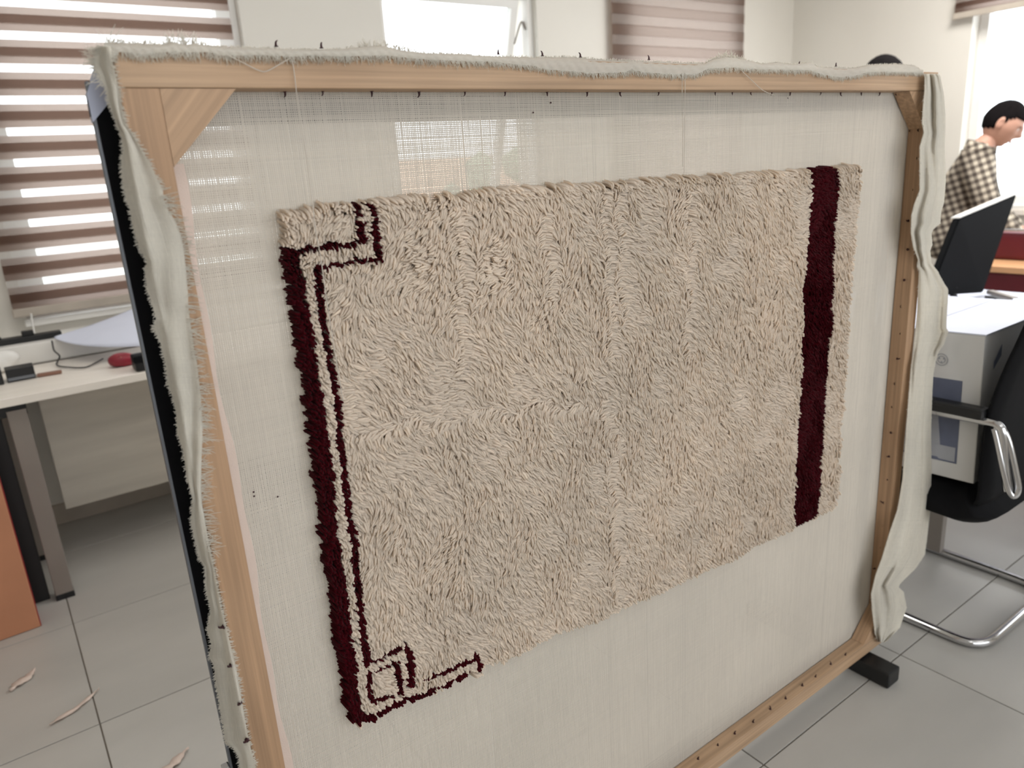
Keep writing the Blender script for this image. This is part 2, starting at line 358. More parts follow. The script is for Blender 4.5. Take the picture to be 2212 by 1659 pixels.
# ---- zebra blinds
def blind(name_label, a0, a1, zb, zt, axis, pos, sgn, off, group=None):
    """pos: plane coordinate of blind; sgn: direction towards the room"""
    root = thing('roller_blind', name_label, 'blind', (a0, pos, zb) if axis == 'Y' else (pos, a0, zb), group=group)
    Wd = a1 - a0; P = 0.113; hs = 0.059; m_ = {}
    def bandmesh(nm, h, m):
        n = 24; u = np.linspace(0, Wd, n); V = []
        for z in (0, h):
            for q in u: V.append((q, 0.0, z) if axis == 'Y' else (0.0, q, z))
        F = [(i, i + 1, n + i + 1, n + i) for i in range(n - 1)]
        o = npmesh(nm, V, F, M[m], root); return o
    def place(proto, z, d, used):
        o = proto if not used else proto.copy()
        if used: C.objects.link(o); o.parent = root
        o.location = (0, d * sgn, z) if axis == 'Y' else (d * sgn, 0, z)
    fs = bandmesh('fabric_band', hs, 'band'); ss = bandmesh('sheer_band', P - hs, 'sheer')
    n = int((zt - zb) / P) + 1; u1 = u2 = 0
    for i in range(n):
        z = 0.02 + i * P
        place(fs, z, 0.0015, u1); u1 = 1
        place(ss, z + hs, 0.0015, u2); u2 = 1
        place(fs, z + off, -0.0015, 1)
        if i > 0: place(ss, z + off - (P - hs), -0.0015, 1)
    h = 0.028
    if axis == 'Y': box('bottom_rail', (-0.004, -0.012, -0.012), (Wd + 0.004, 0.012, 0.022), M['rail'], root, 0.004); box('head_rail', (-0.01, -0.04, n * P + 0.02), (Wd + 0.01, 0.03, n * P + 0.09), M['rail'], root, 0.006)
    else: box('bottom_rail', (-0.012, -0.004, -0.012), (0.012, Wd + 0.004, 0.022), M['rail'], root, 0.004); box('head_rail', (-0.03, -0.01, n * P + 0.02), (0.04, Wd + 0.01, n * P + 0.09), M['rail'], root, 0.006)
    return root
blind('brown striped day-night roller blind, half open, over the left window by the desk', 0.075, 1.105, 0.92, 2.5, 'Y', 3.505, -1, 0.026)
blind('pinkish striped roller blind, closed, on the narrow window right of the bare window', 3.34, 4.575, 0.92, 2.5, 'Y', 3.505, -1, 0.056)
blind('brown striped roller blind raised high above the window behind the checked-shirt man', -0.95, 2.40, 2.055, 2.5, 'X', 5.155, -1, 0.029)

# ---- outside
struct(box('terrain', (-60, WY + 1, -4.3), (90, 120, -4.2), M['ground'], bev=0))
bl = thing('apartment_building', 'orange-rendered house with clay roof seen through the bare window', 'building', (15, 22, -4.2))
box('facade', (-5, 0, 0), (6, 6, 4.6), M['facade'], bl, 0)
bm = bmesh.new(); prism(bm, [(-5.4, -0.4, 4.6), (-5.4, 6.4, 4.6), (-5.4, 3, 6.0)], (11.8, 0, 0)); obj('roof', bm, M['roof'], bl)
for i in range(4):
    for j in range(2): box('window_pane', (-4.2 + i * 2.7, -0.06, 0.9 + j * 2.0), (-3.0 + i * 2.7, 0.02, 2.1 + j * 2.0), M['dark'], bl, 0)
for ti, (tx, ty, th, lb) in enumerate(((8.2, 13, 5.2, 'green tree left of the orange house outside the bare window'), (12.6, 15, 5.8, 'green tree right of the orange house outside the bare window'))):
    tr = thing('tree', lb, 'tree', (tx, ty, -4.2)); tube('trunk', [(0, 0, 0), (0.1, 0, th * 0.5), (0, 0.1, th * 0.8)], 0.14, M['brown'], tr, n=6, k=7)
    bm = bmesh.new()
    for _ in range(60):
        p = rng.normal(0, 1, 3) * (0.9, 0.9, 0.8) + (0, 0, th * 0.75)
        bmesh.ops.create_icosphere(bm, subdivisions=1, radius=rng.uniform(.2, .5), matrix=Matrix.Translation(p))
    obj('foliage', bm, M['green'], tr)['kind'] = 'stuff'

# ================================================================= STRETCHER FRAME
FY0, FY1 = 0.853, 0.890
XL, XLi, XRi, XR = 0.150, 0.187, 1.748, 1.785
ZT, ZTi, ZBi, ZB = 1.496, 1.458, 0.092, 0.056
fr = thing('stretcher_frame', 'large pale pine stretcher frame with corner braces holding the unfinished rug', 'wooden frame', (XL, FY0, ZB))
def lf(p, o=None): return np.array(p, float) - np.array((XL, FY0, ZB))
box('rail', lf((XL, FY0, ZTi)), lf((XR, FY1, ZT)), M['woodx'], fr, 0.0015)
box('rail', lf((XL, FY0, ZB)), lf((XR, FY1, ZBi)), M['woodx'], fr, 0.0015)
box('post', lf((XL, FY0, ZBi + .0004)), lf((XLi, FY1, ZTi - .0004)), M['woodz'], fr, 0.0012)
box('post', lf((XRi, FY0, ZBi + .0004)), lf((XR, FY1, ZTi - .0004)), M['woodz'], fr, 0.0012)
q = 0.077
for (cx_, cz_, sx, sz) in ((XLi, ZTi, 1, -1), (XRi, ZTi, -1, -1), (XLi, ZBi, 1, 1), (XRi, ZBi, -1, 1)):
    e = 0.0005; bm = bmesh.new()
    prism(bm, [lf((cx_ + sx * e, FY0 + 0.0015, cz_ + sz * e)), lf((cx_ + sx * q, FY0 + 0.0015, cz_ + sz * e)), lf((cx_ + sx * e, FY0 + 0.0015, cz_ + sz * q))], (0, FY1 - FY0 - 0.003, 0))
    obj('corner_brace', bm, M['woodd'], fr)
# nail: bent tip
def nail_mesh():
    P = smoothpath([(0, 0, 0), (0, 0, 0.004), (0.0012, 0, 0.007), (0.0035, 0.0004, 0.0085)], 6)
    V, F = tubes([P], [np.array((0.0022, 0.0019, 0.0016, 0.0013, 0.001, 0.0003))], 5)
    V2, F2 = tubes([np.array(((0, 0, -0.0004), (0, 0, 0.0006), (0, 0, 0.0009)))], [np.array((0.0034, 0.003, 0.0002))], 6)
    o = npmesh('nail', np.vstack([V, V2]), np.vstack([F, F2 + len(V)]), M['nail'], fr, smooth=True); return o
n0 = nail_mesh(); used = [0]
def put_nail(p, rot, s=1.0):
    o = n0 if not used[0] else n0.copy()
    if used[0]: C.objects.link(o); o.parent = fr
    used[0] = 1; o.location = tuple(lf(p)); o.rotation_euler = rot; o.scale = (s, s, s)
for x, y in ((612, 199), (697, 197), (803, 197), (905, 198), (997, 200), (1089, 199), (1175, 200), (1256, 201), (1327, 201), (1398, 203), (1526, 202), (1570, 201), (1610, 201), (1648, 202), (1688, 202), (1762, 201), (1805, 201), (1850, 201), (1890, 201), (1925, 201)):
    p = onZ(x, y, ZTi); p[1] = min(max(p[1], FY0 + .006), FY1 - .005); put_nail(p, (math.pi, 0, random.uniform(0, 6.28)), random.uniform(.55, .85))
for x, y in ((1963, 283), (1979, 342), (1970.6, 410), (1962, 477), (1961, 539), (1953.7, 605), (1947.7, 662), (1945.7, 720.6), (1938, 774.7), (1934, 829), (1928, 879), (1924.7, 934.5), (1920, 986), (1916, 1036), (1909, 1086), (1906, 1134.6), (1903, 1183), (1890, 1228), (1985, 281)):
    p = onX(x, y, XRi); p[1] = min(max(p[1], FY0 + .006), FY1 - .006)
    put_nail(p, (random.uniform(0, 6.28), -math.pi / 2, 0), random.uniform(.8, 1.15))
for x, y in ((1508, 1639.6), (1550.5, 1610), (1587, 1585), (1627, 1560), (1664, 1532), (1697, 1509), (1733, 1481), (1761.5, 1462), (1794.6, 1435), (1826, 1415)):
    p = onZ(x, y, ZBi); p[1] = min(max(p[1], FY0 + .006), FY1 - .006); put_nail(p, (0, 0, random.uniform(0, 6.28)), random.uniform(.8, 1.15))
for x, y in ((483, 1353.5), (499.6, 1436.5), (518, 1518), (533, 1599)):
    p = onY(x, y, 0.8435); put_nail(p, (random.uniform(0, 1), -math.pi / 2 + .3, 0), 1.0)
for x, y in ((388, 412), (425, 592), (434, 674), (453, 806), (482, 926), (498, 1020), (518, 1128)):
    p = onY(x, y, 0.884); p[0] = XLi - .001; put_nail(p, (random.uniform(0, 6.28), math.pi / 2, 0), .9)
for x, y in ((598, 110), (695, 109), (1077, 127), (1172, 127), (1254, 128), (1402, 143), (1726, 143), (1805, 153)):
    p = onZ(x, y, ZT + .006)
    p = onY(x, y, 0.868); p[2] = ZT + 0.007; put_nail(p, (0, 0, random.uniform(0, 6.28)), .75)

# ================================================================= RUG (cloth + pile)
rug = thing('rug', 'unfinished cream shaggy rug with burgundy border tufted in white cloth on the pine frame', 'rug', (XL, FY1, ZB))
def rl(V): return np.asarray(V, float) - np.array((XL, FY1, ZB))
def weave_threads(Pf, Nf, nu, nv, U, W, du, dv, cov, h, mat_, name, jit=0.05, parent=rug, seed=1, sag=0.0):
    """threads over surface Pf(u,v) (arrays 0..1). nu lengthwise samples. U threads at const u, W threads at const v. ribbons with raised middle."""
    r = np.random.default_rng(seed); Vs = []; Fs = []; Ts = []; base = 0
    for (cnt, ns, alongv, pitch) in ((U, nv, True, 1.0 / U), (W, nu, False, 1.0 / W)):
        c = (np.arange(cnt) + 0.5 + r.normal(0, jit, cnt)) * pitch
        s = np.linspace(0, 1, ns)
        cc, ss = np.meshgrid(c, s, indexing='ij')
        wob = r.normal(0, 1, (cnt, max(3, ns // 3)))
        wob = np.array([np.interp(s, np.linspace(0, 1, wob.shape[1]), w_) for w_ in wob]) * pitch * 0.06
        hw = 0.5 * pitch * cov * (1 + r.normal(0, 0.035, (cnt, 1)) + 0.05 * r.normal(0, 1, (cnt, ns)))
        rows = []
        for k, off in enumerate((-1, 0, 1)):
            q = np.clip(cc + wob + off * hw, 0, 1)
            u_, v_ = (q, ss) if alongv else (ss, q)
            P = Pf(u_, v_); Nn = Nf(u_, v_)
            P = P + Nn * ((h if k == 1 else 0.0) + (0.0004 if alongv else 0.0)); rows.append(P)
        V = np.stack(rows, axis=2).reshape(-1, 3)      # cnt, ns, 3, xyz
        i = np.arange(cnt)[:, None, None] * (ns * 3) + np.arange(ns - 1)[None, :, None] * 3 + np.arange(2)[None, None, :]
        Fq = np.stack([i, i + 1, i + 4, i + 3], -1).reshape(-1, 4)
        t = np.clip(1 + r.normal(0, 0.012, (cnt, 1)) - (r.random((cnt, 1)) < 0.025) * 0.07 + 0.02 * r.normal(0, 1, (cnt, ns)), 0.6, 1.1)
        t = np.repeat(t[:, :, None], 3, 2).reshape(-1)
        Vs.append(V); Fs.append(Fq + base); base += len(V); Ts.append(t)
    T = np.concatenate(Ts); T = np.stack([T, T, T * 0.995, np.ones_like(T)], -1)
    o = npmesh(name, np.vstack(Vs), np.vstack(Fs), mat_, parent, smooth=True, tint=T); o['kind'] = 'stuff'; return o
CYp = FY1 + 0.002
x0, x1, z0, z1 = XL + 0.004, XR - 0.002, ZB + 0.004, ZT - 0.004
def cl_P(u, v):
    X = x0 + u * (x1 - x0); Z = z0 + v * (z1 - z0)
    return rl(np.stack([X, np.full_like(X, CYp) + 0.0006 * snoise(X * 9, Z * 9, 3, 2) + 0.0006, Z], -1))
def cl_N(u, v): return np.stack([0 * u, -np.ones_like(u), 0 * u], -1)
weave_threads(cl_P, cl_N, 70, 60, 650, 590, 0, 0, 0.735, 0.0008, M['cloth'], 'woven_backing', seed=4)
# hem strip along the left post (folded cloth)
bm = bmesh.new(); n = 60; pr = None
for i in range(n):
    z = ZBi + (1.385 - ZBi) * i / (n - 1); e_ = 0.203 + 0.0018 * math.sin(i * 0.9) + 0.0022 * math.sin(i * 0.33 + 1)
    a = bm.verts.new(rl((XLi - 0.02, FY1 + 0.0008, z))); b = bm.verts.new(rl((XLi + 0.004, FY1 - 0.0012, z))); c = bm.verts.new(rl((e_, FY1 + 0.0005, z)))
    if pr: bm.faces.new((pr[0], pr[1], b, a)); bm.faces.new((pr[1], pr[2], c, b))
    pr = (a, b, c)
obj('hem', bm, M['clothp'], rug, smooth=True)

# ---- pile layout: outlines read on the plane of the pile tips
PY = FY1 - 0.026
def XZ(pts): return np.array([onY(a, b, PY)[[0, 2]] for a, b in pts])
outline = [(617, 470), (690, 452), (760, 441), (860, 439), (1000, 427), (1090, 413), (1240, 406), (1350, 400), (1500, 388), (1640, 381), (1752, 371), (1777, 362), (1811, 364),
           (1866, 362), (1860, 420), (1850, 520), (1845, 600), (1838, 700), (1830, 800), (1822, 900), (1817, 1000), (1815, 1060), (1811, 1094), (1764, 1119), (1734, 1134), (1717, 1143),
           (1704, 1149), (1662, 1167), (1586, 1212), (1475, 1260), (1384, 1303), (1300, 1338), (1200, 1374), (1100, 1427), (1050, 1445), (1041, 1466), (1023, 1459), (990, 1476), (948, 1494),
           (915, 1512), (885, 1522), (851, 1540), (817, 1560), (779, 1571), (762.6, 1564), (756, 1541), (752, 1490), (746, 1433), (737, 1395), (725, 1290), (712, 1215), (702, 1126), (692, 1050),
           (683, 960), (674, 890), (664, 810), (652, 745), (641, 680), (632, 620), (624, 590), (619, 555), (620, 530)]
def stroke(pts, ws):
    pts = np.array(pts, float); ws = np.broadcast_to(np.array(ws, float), (len(pts),)); T = np.gradient(pts, axis=0)
    T /= np.linalg.norm(T, axis=1)[:, None]; Nn = np.stack([-T[:, 1], T[:, 0]], -1)
    return [tuple(p) for p in (pts + Nn * ws[:, None] / 2)] + [tuple(p) for p in (pts - Nn * ws[:, None] / 2)[::-1]]
reds = [
    stroke([(770, 436), (777, 450), (780, 469)], (10, 14, 14)),
    stroke([(781, 476), (784, 498), (788, 522)], (17, 19, 18)),
    stroke([(795, 517), (769, 528), (720, 533), (672, 540), (640, 545), (620, 547)], (14, 13, 15, 13, 15, 14)),
    [(619, 545), (650, 547), (652, 575), (659, 600), (664, 629), (670, 665), (675, 701), (682, 737), (688, 786), (694, 830), (700, 870), (706, 906), (713, 960), (720, 1010), (726, 1075), (733, 1156), (741, 1200), (748, 1250), (755, 1300), (758, 1366), (767, 1406), (773, 1452), (774, 1490), (781, 1518),
     (783, 1539), (798, 1549), (811, 1545), (839, 1530), (851, 1520), (885, 1507), (915, 1497), (948, 1484), (936, 1503), (894.5, 1520), (856.6, 1537), (817, 1562), (779, 1573), (762.6, 1566), (754, 1541), (750, 1490), (744, 1433), (735, 1395), (723, 1290), (710, 1215), (700, 1126), (690, 1050), (681, 960), (672, 890), (662, 810), (650, 745), (639, 680), (630, 620), (622, 590), (617, 555)],
    stroke([(801, 437), (806, 446), (812, 458), (814, 480), (815, 500), (819, 530), (823, 548), (825, 568)], (8, 11, 13, 14, 15, 15, 16, 15)),
    stroke([(828, 563), (800, 563), (769, 564), (744, 571), (715, 573), (690, 577), (680, 580)], (14, 11, 12, 13, 12, 12, 12)),
    stroke([(688, 576), (689, 593), (694, 641), (699, 677), (704, 713), (709, 750), (716, 786), (725, 830), (731, 870), (735, 906), (738, 960), (746, 1020), (750, 1081), (762, 1141), (769, 1201), (776, 1262), (779, 1322), (787, 1382), (793, 1423), (795, 1442)],
           (14, 16, 15, 16, 15, 15, 17, 15, 15, 14, 15, 15, 15, 17, 14, 15, 14, 16, 17, 16)),
    stroke([(790, 1439), (801, 1434), (822, 1427), (851, 1412), (872, 1402)], (13, 12, 9, 11, 11)),
    stroke([(876, 1396), (882, 1404), (888, 1418), (889, 1440), (890, 1461), (892, 1487)], (8, 12, 15, 15, 13, 19)),
    stroke([(799, 1452), (799, 1470), (800, 1495), (806, 1516)], (10, 12, 13, 12)),
    stroke([(802, 1520), (820, 1517), (843, 1509), (852, 1505)], (9, 9, 9, 7)),
    stroke([(856, 1431), (861, 1452), (866, 1480), (867, 1503)], (15, 13, 14, 12)),
    stroke([(811, 1453), (832, 1446), (852, 1438)], (6, 7, 8)),
    stroke([(916, 1470), (936, 1464), (955, 1460), (984, 1445), (1012, 1433), (1030, 1425)], (7, 10, 9, 9, 10, 12)),
    stroke([(1027, 1412), (1033, 1424), (1038, 1440), (1038, 1456)], (6, 12, 10, 9)),
    stroke([(955, 1489), (970, 1483), (986, 1476)], (12, 15, 13)), stroke([(989, 1470), (1006, 1464), (1024, 1457)], (12, 13, 8)),
    [(1757, 368), (1777, 360), (1811, 362), (1816, 388), (1814, 441), (1810, 475), (1807, 531), (1803, 575), (1803, 624), (1799, 664), (1803, 700), (1793, 744), (1790, 791), (1787, 850), (1784, 900), (1780, 950), (1776, 1010), (1773, 1070), (1770, 1104), (1760, 1121), (1734, 1134), (1717, 1145),
     (1717, 1119), (1718, 1070), (1723, 1010), (1723, 950), (1728, 870), (1735, 791), (1734, 753), (1742, 700), (1740, 660), (1738, 622), (1745, 575), (1747, 508), (1751, 464), (1756, 426), (1757, 392)],
]
reds[3] = reds[3][:36] + [(a - 6, b) for a, b in reds[3][36:]]
OUT = XZ(outline); REDS = [XZ(r) for r in reds]
mn, mx_ = OUT.min(0), OUT.max(0)
def tufts(sp, seed):
    r = np.random.default_rng(seed)
    gx = np.arange(mn[0] - .004, mx_[0] + .004, sp); gz = np.arange(mn[1] - .004, mx_[1] + .004, sp * 0.9)
    X, Z = np.meshgrid(gx, gz); X = X + (np.arange(len(gz)) % 2)[:, None] * sp / 2
    X = (X + r.normal(0, sp * .22, X.shape)).ravel(); Z = (Z + r.normal(0, sp * .22, Z.shape)).ravel()
    jx, jz = r.normal(0, .0012, X.shape), r.normal(0, .0012, X.shape)
    k = inpoly(X + jx, Z + jz, OUT); return X[k], Z[k]
def build_pile():
    X, Z = tufts(0.0058, 11); n = len(X); r = np.random.default_rng(5)
    red = np.zeros(n, bool)
    for P in REDS: red |= inpoly(X, Z, P)
    # lie direction of the pile
    u = (X - mn[0]) / (mx_[0] - mn[0]); v = (Z - mn[1]) / (mx_[1] - mn[1])
    ang = -math.pi / 2 + 0.2 + 1.35 * snoise(X * 16, Z * 16, 21, 3) * (0.22 + 0.88 * v) + 0.9 * snoise(X * 55, Z * 55, 22, 2) + r.normal(0, 0.26, n)
    # partings: pile falls away to both sides of them
    for (a, b) in (((1312, 430), (1330, 760)), ((1345, 420), (1352, 700)), ((940, 930), (1180, 890)), ((1180, 890), (1330, 905)), ((1310, 880), (1345, 980)), ((1010, 470), (1000, 820)), ((1180, 470), (1200, 640)), ((780, 960), (900, 930)), ((1330, 1000), (1340, 1290)), ((1500, 420), (1490, 760))):
        A, B = XZ([a, b]); d = B - A; L = np.linalg.norm(d); d /= L; nn = np.array((-d[1], d[0]))
        t = (X - A[0]) * d[0] + (Z - A[1]) * d[1]; s = (X - A[0]) * nn[0] + (Z - A[1]) * nn[1]
        s = s + .006 * np.sin(t * 60)
        wgt = np.exp(-(s / .017) ** 2) * (t > -.01) * (t < L + .01) * .85
        away = np.arctan2(nn[1] * np.sign(s), nn[0] * np.sign(s))
        ang = np.arctan2((1 - wgt) * np.sin(ang) + wgt * np.sin(away), (1 - wgt) * np.cos(ang) + wgt * np.cos(away))
    lean = (0.0205 + 0.006 * snoise(X * 30, Z * 30, 31, 2) + r.normal(0, .0022, n)) * np.where(red, 0.5, 1.0)
    near = np.zeros(n)
    for ax_, az_ in ((.005, 0), (-.005, 0), (0, .005), (0, -.005), (.009, 0), (-.009, 0), (0, .009), (0, -.009)):
        q = np.zeros(n, bool)
        for P in REDS: q |= inpoly(X + ax_, Z + az_, P)
        near += (q != red)
    near = np.clip(near / 3, 0, 1); zone = (X < XZ([(1045, 1440)])[0][0] + .01) & ((X < XZ([(905, 900)])[0][0] - .0))
    ed = np.zeros(n)
    for ax_, az_ in ((.013, 0), (-.013, 0), (0, .013), (0, -.013)): ed += ~inpoly(X + ax_, Z + az_, OUT)
    lean = lean * (1 - .80 * near) * (1 - .55 * (ed > 0))
    lean = np.clip(lean, 0.002, 0.031)
    hgt = (0.0275 + 0.0032 * snoise(X * 40, Z * 40, 33, 3) + 0.002 * snoise(X * 9, Z * 9, 35, 2) + r.normal(0, .0017, n)) * np.where(red, 0.97, 1.0)
    # narrow cream bands between the red lines stand as short knots
    dx, dz = np.cos(ang) * lean, np.sin(ang) * lean
    tip = np.stack([X + dx * 0.35, np.full(n, CYp) - hgt, Z + dz * 0.35], -1)
    root = np.stack([X - dx * 0.65, np.full(n, CYp), Z - dz * 0.65], -1)
    # every tuft is three fine strands drawn together at the tip
    rep3 = np.repeat(np.arange(n), 3); ph = r.uniform(0, 6.28, n)[rep3] + np.tile((0, 2.09, 4.19), n)
    sp0 = r.uniform(.0022, .0034, 3 * n); sp1 = r.uniform(.0006, .0026, 3 * n)
    tip = tip[rep3] + np.stack([np.cos(ph) * sp1 + r.normal(0, .0008, 3 * n), r.normal(0, .0009, 3 * n), np.sin(ph) * sp1 + r.normal(0, .0008, 3 * n)], -1)
    root = root[rep3] + np.stack([np.cos(ph) * sp0, 0 * ph, np.sin(ph) * sp0], -1)
    X = X[rep3]; Z = Z[rep3]; lean = lean[rep3]; hgt = hgt[rep3] * r.uniform(.9, 1.06, 3 * n); ang = ang[rep3] + r.normal(0, .12, 3 * n); red = red[rep3]; n = 3 * n
    vis = tip * .6 + root * .4; rr_ = np.zeros(n, bool)
    for P in REDS: rr_ |= inpoly(vis[:, 0], vis[:, 2], P)
    red = np.where(near[rep3] > 0, rr_, red)
    ks = np.array((0.1, .4, .68, .9, 1.0)); rad = np.array((.0033, .0030, .0026, .0018, .0004))
    K = 3; ctr = []
    for t in ks:
        bend = t ** 1.7
        c = root + (tip - root) * np.array((1, 0, 1)) * bend + np.stack([0 * X, -hgt * (1 - (1 - t) ** 1.7) + .009 * max(0, t - .55) ** 1.3 * (lean / .02), 0 * X], -1)
        ctr.append(c)
    ctr = np.stack(ctr, 1)                                    # n,6,3
    tan = np.gradient(ctr, axis=1); tan /= np.linalg.norm(tan, axis=2)[..., None]
    side = np.stack([-np.sin(ang), 0 * ang, np.cos(ang)], -1)[:, None, :] + 0 * tan
    side = side - tan * (side * tan).sum(-1, keepdims=True); side /= np.linalg.norm(side, axis=2)[..., None]
    oth = np.cross(tan, side); rs = (rad[None, :] * r.uniform(.8, 1.2, (n, 1)) * np.where(red, 0.92, 1.0)[:, None])[..., None]
    a = np.linspace(0, 2 * math.pi, K, endpoint=False)
    ring = ctr[:, :, None] + rs[:, :, None] * (np.cos(a)[None, None, :, None] * side[:, :, None] * 1.1 + np.sin(a)[None, None, :, None] * oth[:, :, None] * 0.75)
    fi = np.arange(4)[:, None] * K; fj = np.arange(K)[None]; fj2 = (fj + 1) % K
    F1 = np.stack([fi + fj, fi + fj2, fi + K + fj2, fi + K + fj], -1).reshape(-1, 4)
    tv = np.clip(1 + r.normal(0, .035, n) + 0.03 * snoise(X * 12, Z * 12, 41, 3), .8, 1.12)
    for nm, sel, m in (('cream_pile', ~red, M['wool']), ('burgundy_pile', red, M['red'])):
        V = ring[sel]; c = V.shape[0]; F = (F1[None] + np.arange(c)[:, None, None] * (5 * K)).reshape(-1, 4)
        T = np.repeat(tv[sel], 5 * K); T = np.stack([T, T, T, np.ones_like(T)], -1)
        o = npmesh(nm, rl(V.reshape(-1, 3)), F, m, rug, smooth=True, tint=T); o['kind'] = 'stuff'
    print('tufts', n)
build_pile()

# ---- loose cloth flaps around the frame
def interp_poly(P, n):
    P = np.array(P, float); d = np.r_[0, np.cumsum(np.linalg.norm(np.diff(P, axis=0), axis=1))]
    s = np.linspace(0, d[-1], n); return np.stack([np.interp(s, d, P[:, 0]), np.interp(s, d, P[:, 1])], -1)
def atY(A, B, n):
    """match two outline polylines by picture height"""
    A = np.array(A, float); B = np.array(B, float)
    return A, B
def by_row(P, ys):
    P = np.array(P, float); o = np.argsort(P[:, 1]); return np.interp(ys, P[o, 1], P[o, 0])
flapL_left = [(212, 100), (206, 118), (203, 140), (212, 155), (218, 168), (228, 190), (233, 215), (245, 244), (259.6, 287), (267, 321), (263, 348), (264, 381), (273, 430), (280.5, 448), (289, 494), (303, 537), (319, 565), (314, 588), (318.5, 623), (328.6, 656), (338, 689), (332, 707), (349, 745), (358, 785), (364, 830), (380, 873), (385, 939), (397, 971), (406, 1035), (418, 1080), (415, 1106), (414, 1127), (419, 1157), (426, 1183), (432, 1208), (444, 1222), (446, 1277), (457, 1319), (452.5, 1344), (449, 1360), (458, 1394), (452, 1421), (464, 1435), (466, 1468), (477, 1526), (483, 1565), (487, 1603), (502, 1612), (515, 1629), (520, 1659), (560, 1900), (600, 2150)]
flapL_right = [(238, 100), (242, 135), (250, 165), (256, 193), (264, 244), (270, 270), (286, 290), (303, 319), (325, 357), (340, 386), (352, 410), (352, 425), (362, 451), (380, 481), (390, 507), (396, 537), (402, 588), (406, 640), (407, 671), (414, 720), (419, 760), (424, 780), (434, 860), (437, 939), (434, 992), (433, 1053), (435, 1090), (443, 1130), (452, 1178), (459, 1215), (467, 1255), (477, 1311), (489, 1355), (498, 1394), (507, 1430), (520, 1504), (534, 1582), (548, 1643), (552, 1659), (610, 1900), (660, 2150)]
flapR_left = [(1996, 158), (1998, 167), (1997, 200), (1995, 216), (1992, 266), (1996, 286), (1987, 317), (1987, 360), (1987, 411), (1975, 442), (1969, 466), (1968, 504), (1973, 535), (1983, 562), (1980, 576), (1985, 584), (1983, 625), (1981, 673), (1978, 709), (1973, 757), (1968, 793), (1961, 880), (1956, 950), (1950, 1035), (1939, 1100), (1920, 1155), (1905, 1206), (1892, 1241), (1882, 1283), (1884, 1317), (1890, 1369), (1899, 1388)]
flapR_right = [(2026, 158), (2031, 165), (2039, 206), (2042, 254), (2040.5, 317), (2043, 389), (2039, 438), (2033, 457), (2031, 483), (2016, 495), (2012, 504), (2014, 529), (2009, 540), (2011.5, 569), (2024, 584), (2038, 610), (2048, 625), (2048, 640), (2045, 685), (2044, 709), (2049, 716), (2038, 745), (2027, 760), (2021, 781), (2016, 808), (2014, 842), (2011, 928), (2012, 1015), (2009, 1102), (2003, 1156), (1998, 1198), (1978, 1228), (1945, 1260), (1940, 1268), (1952, 1279), (1958.5, 1313), (1943.6, 1356), (1914, 1386), (1908, 1388)]
def side_flap(nm, LL, RR, y0_, y1_, yfun, nv, nu, Ut, Wt, seed):
    ys = np.linspace(y0_, y1_, nv * 2); xl = by_row(LL, ys); xr = by_row(RR, ys)
    G = np.zeros((len(ys), 24, 3)); uu = np.linspace(0, 1, 24)
    for i, y in enumerate(ys):
        for j, u_ in enumerate(uu):
            px = xl[i] + (xr[i] - xl[i]) * u_
            G[i, j] = onY(px, y, yfun(px, y, u_, i))
    S = rl(G)
    dU = np.gradient(G, axis=1); dV = np.gradient(G, axis=0); Nn = np.cross(dU, dV)
    Nn /= np.maximum(np.linalg.norm(Nn, axis=2), 1e-12)[..., None]; Nn[Nn[..., 1] > 0] *= -1
    def samp(A):
        def f(u_, v_):
            a = np.clip(v_ * (len(ys) - 1), 0, len(ys) - 1.0001); b = np.clip(u_ * 23, 0, 22.9999)
            i = a.astype(int); j = b.astype(int); fa = (a - i)[..., None]; fb = (b - j)[..., None]
            return (A[i, j] * (1 - fa) + A[i + 1, j] * fa) * (1 - fb) + (A[i, j + 1] * (1 - fa) + A[i + 1, j + 1] * fa) * fb
        return f
    Pf, Nf = samp(S), samp(Nn)
    weave_threads(Pf, Nf, nu, nv, Ut, Wt, 0, 0, 0.80, 0.0006, M['cloth2'], nm, seed=seed)
    # lining layer a hair behind (the cloth is folded double)
    V = (S - Nn * 0.0012).reshape(-1, 3); a, b = len(ys), 24
    i = np.arange(a - 1)[:, None] * b + np.arange(b - 1)[None]
    F = np.stack([i, i + 1, i + b + 1, i + b], -1).reshape(-1, 4)
    tt = np.ones((len(V), 4)) * (0.78, 0.77, 0.76, 1)
    npmesh(nm + '_lining', V, F, M['cloth2'], rug, smooth=True, tint=tt)
    return G, Nn
def yL(px, y, u_, i):
    lim = 0.8485                                   # in front of the post
    p = onY(px, y, FY0)[0]                          # x there
    t = np.clip((XL - 0.002 - p) / 0.028, 0, 1)     # 0 on the wood, 1 far outside it
    Y = lim + (0.893 - lim) * t ** 0.9
    return Y - 0.003 * (1 + math.sin(u_ * 9 + y * 0.013)) * (1 - t) - 0.0025 * (1 + snoise(np.array(y * .05), np.array(u_ * 5), 8, 2)) * min(1, (1 - t) * 3)
def yR(px, y, u_, i):
    lim = 0.8475; p = onY(px, y, lim)[0]; t = np.clip((p - XR) / 0.10, 0, 1)
    return lim - 0.008 - 0.005 * math.sin(u_ * 8.5 + y * 0.0075) - 0.003 * math.sin(u_ * 17 - y * .011) + 0.03 * t ** 1.3 - 0.002 * float(snoise(np.array(y * .03), np.array(u_ * 4), 9, 2))
GL, NL = side_flap('cloth_flap', flapL_left, flapL_right, 100, 2100, yL, 260, 14, 26, 520, 51)
GR, NR = side_flap('cloth_flap', flapR_left, flapR_right, 160, 1387, yR, 200, 12, 34, 520, 52)
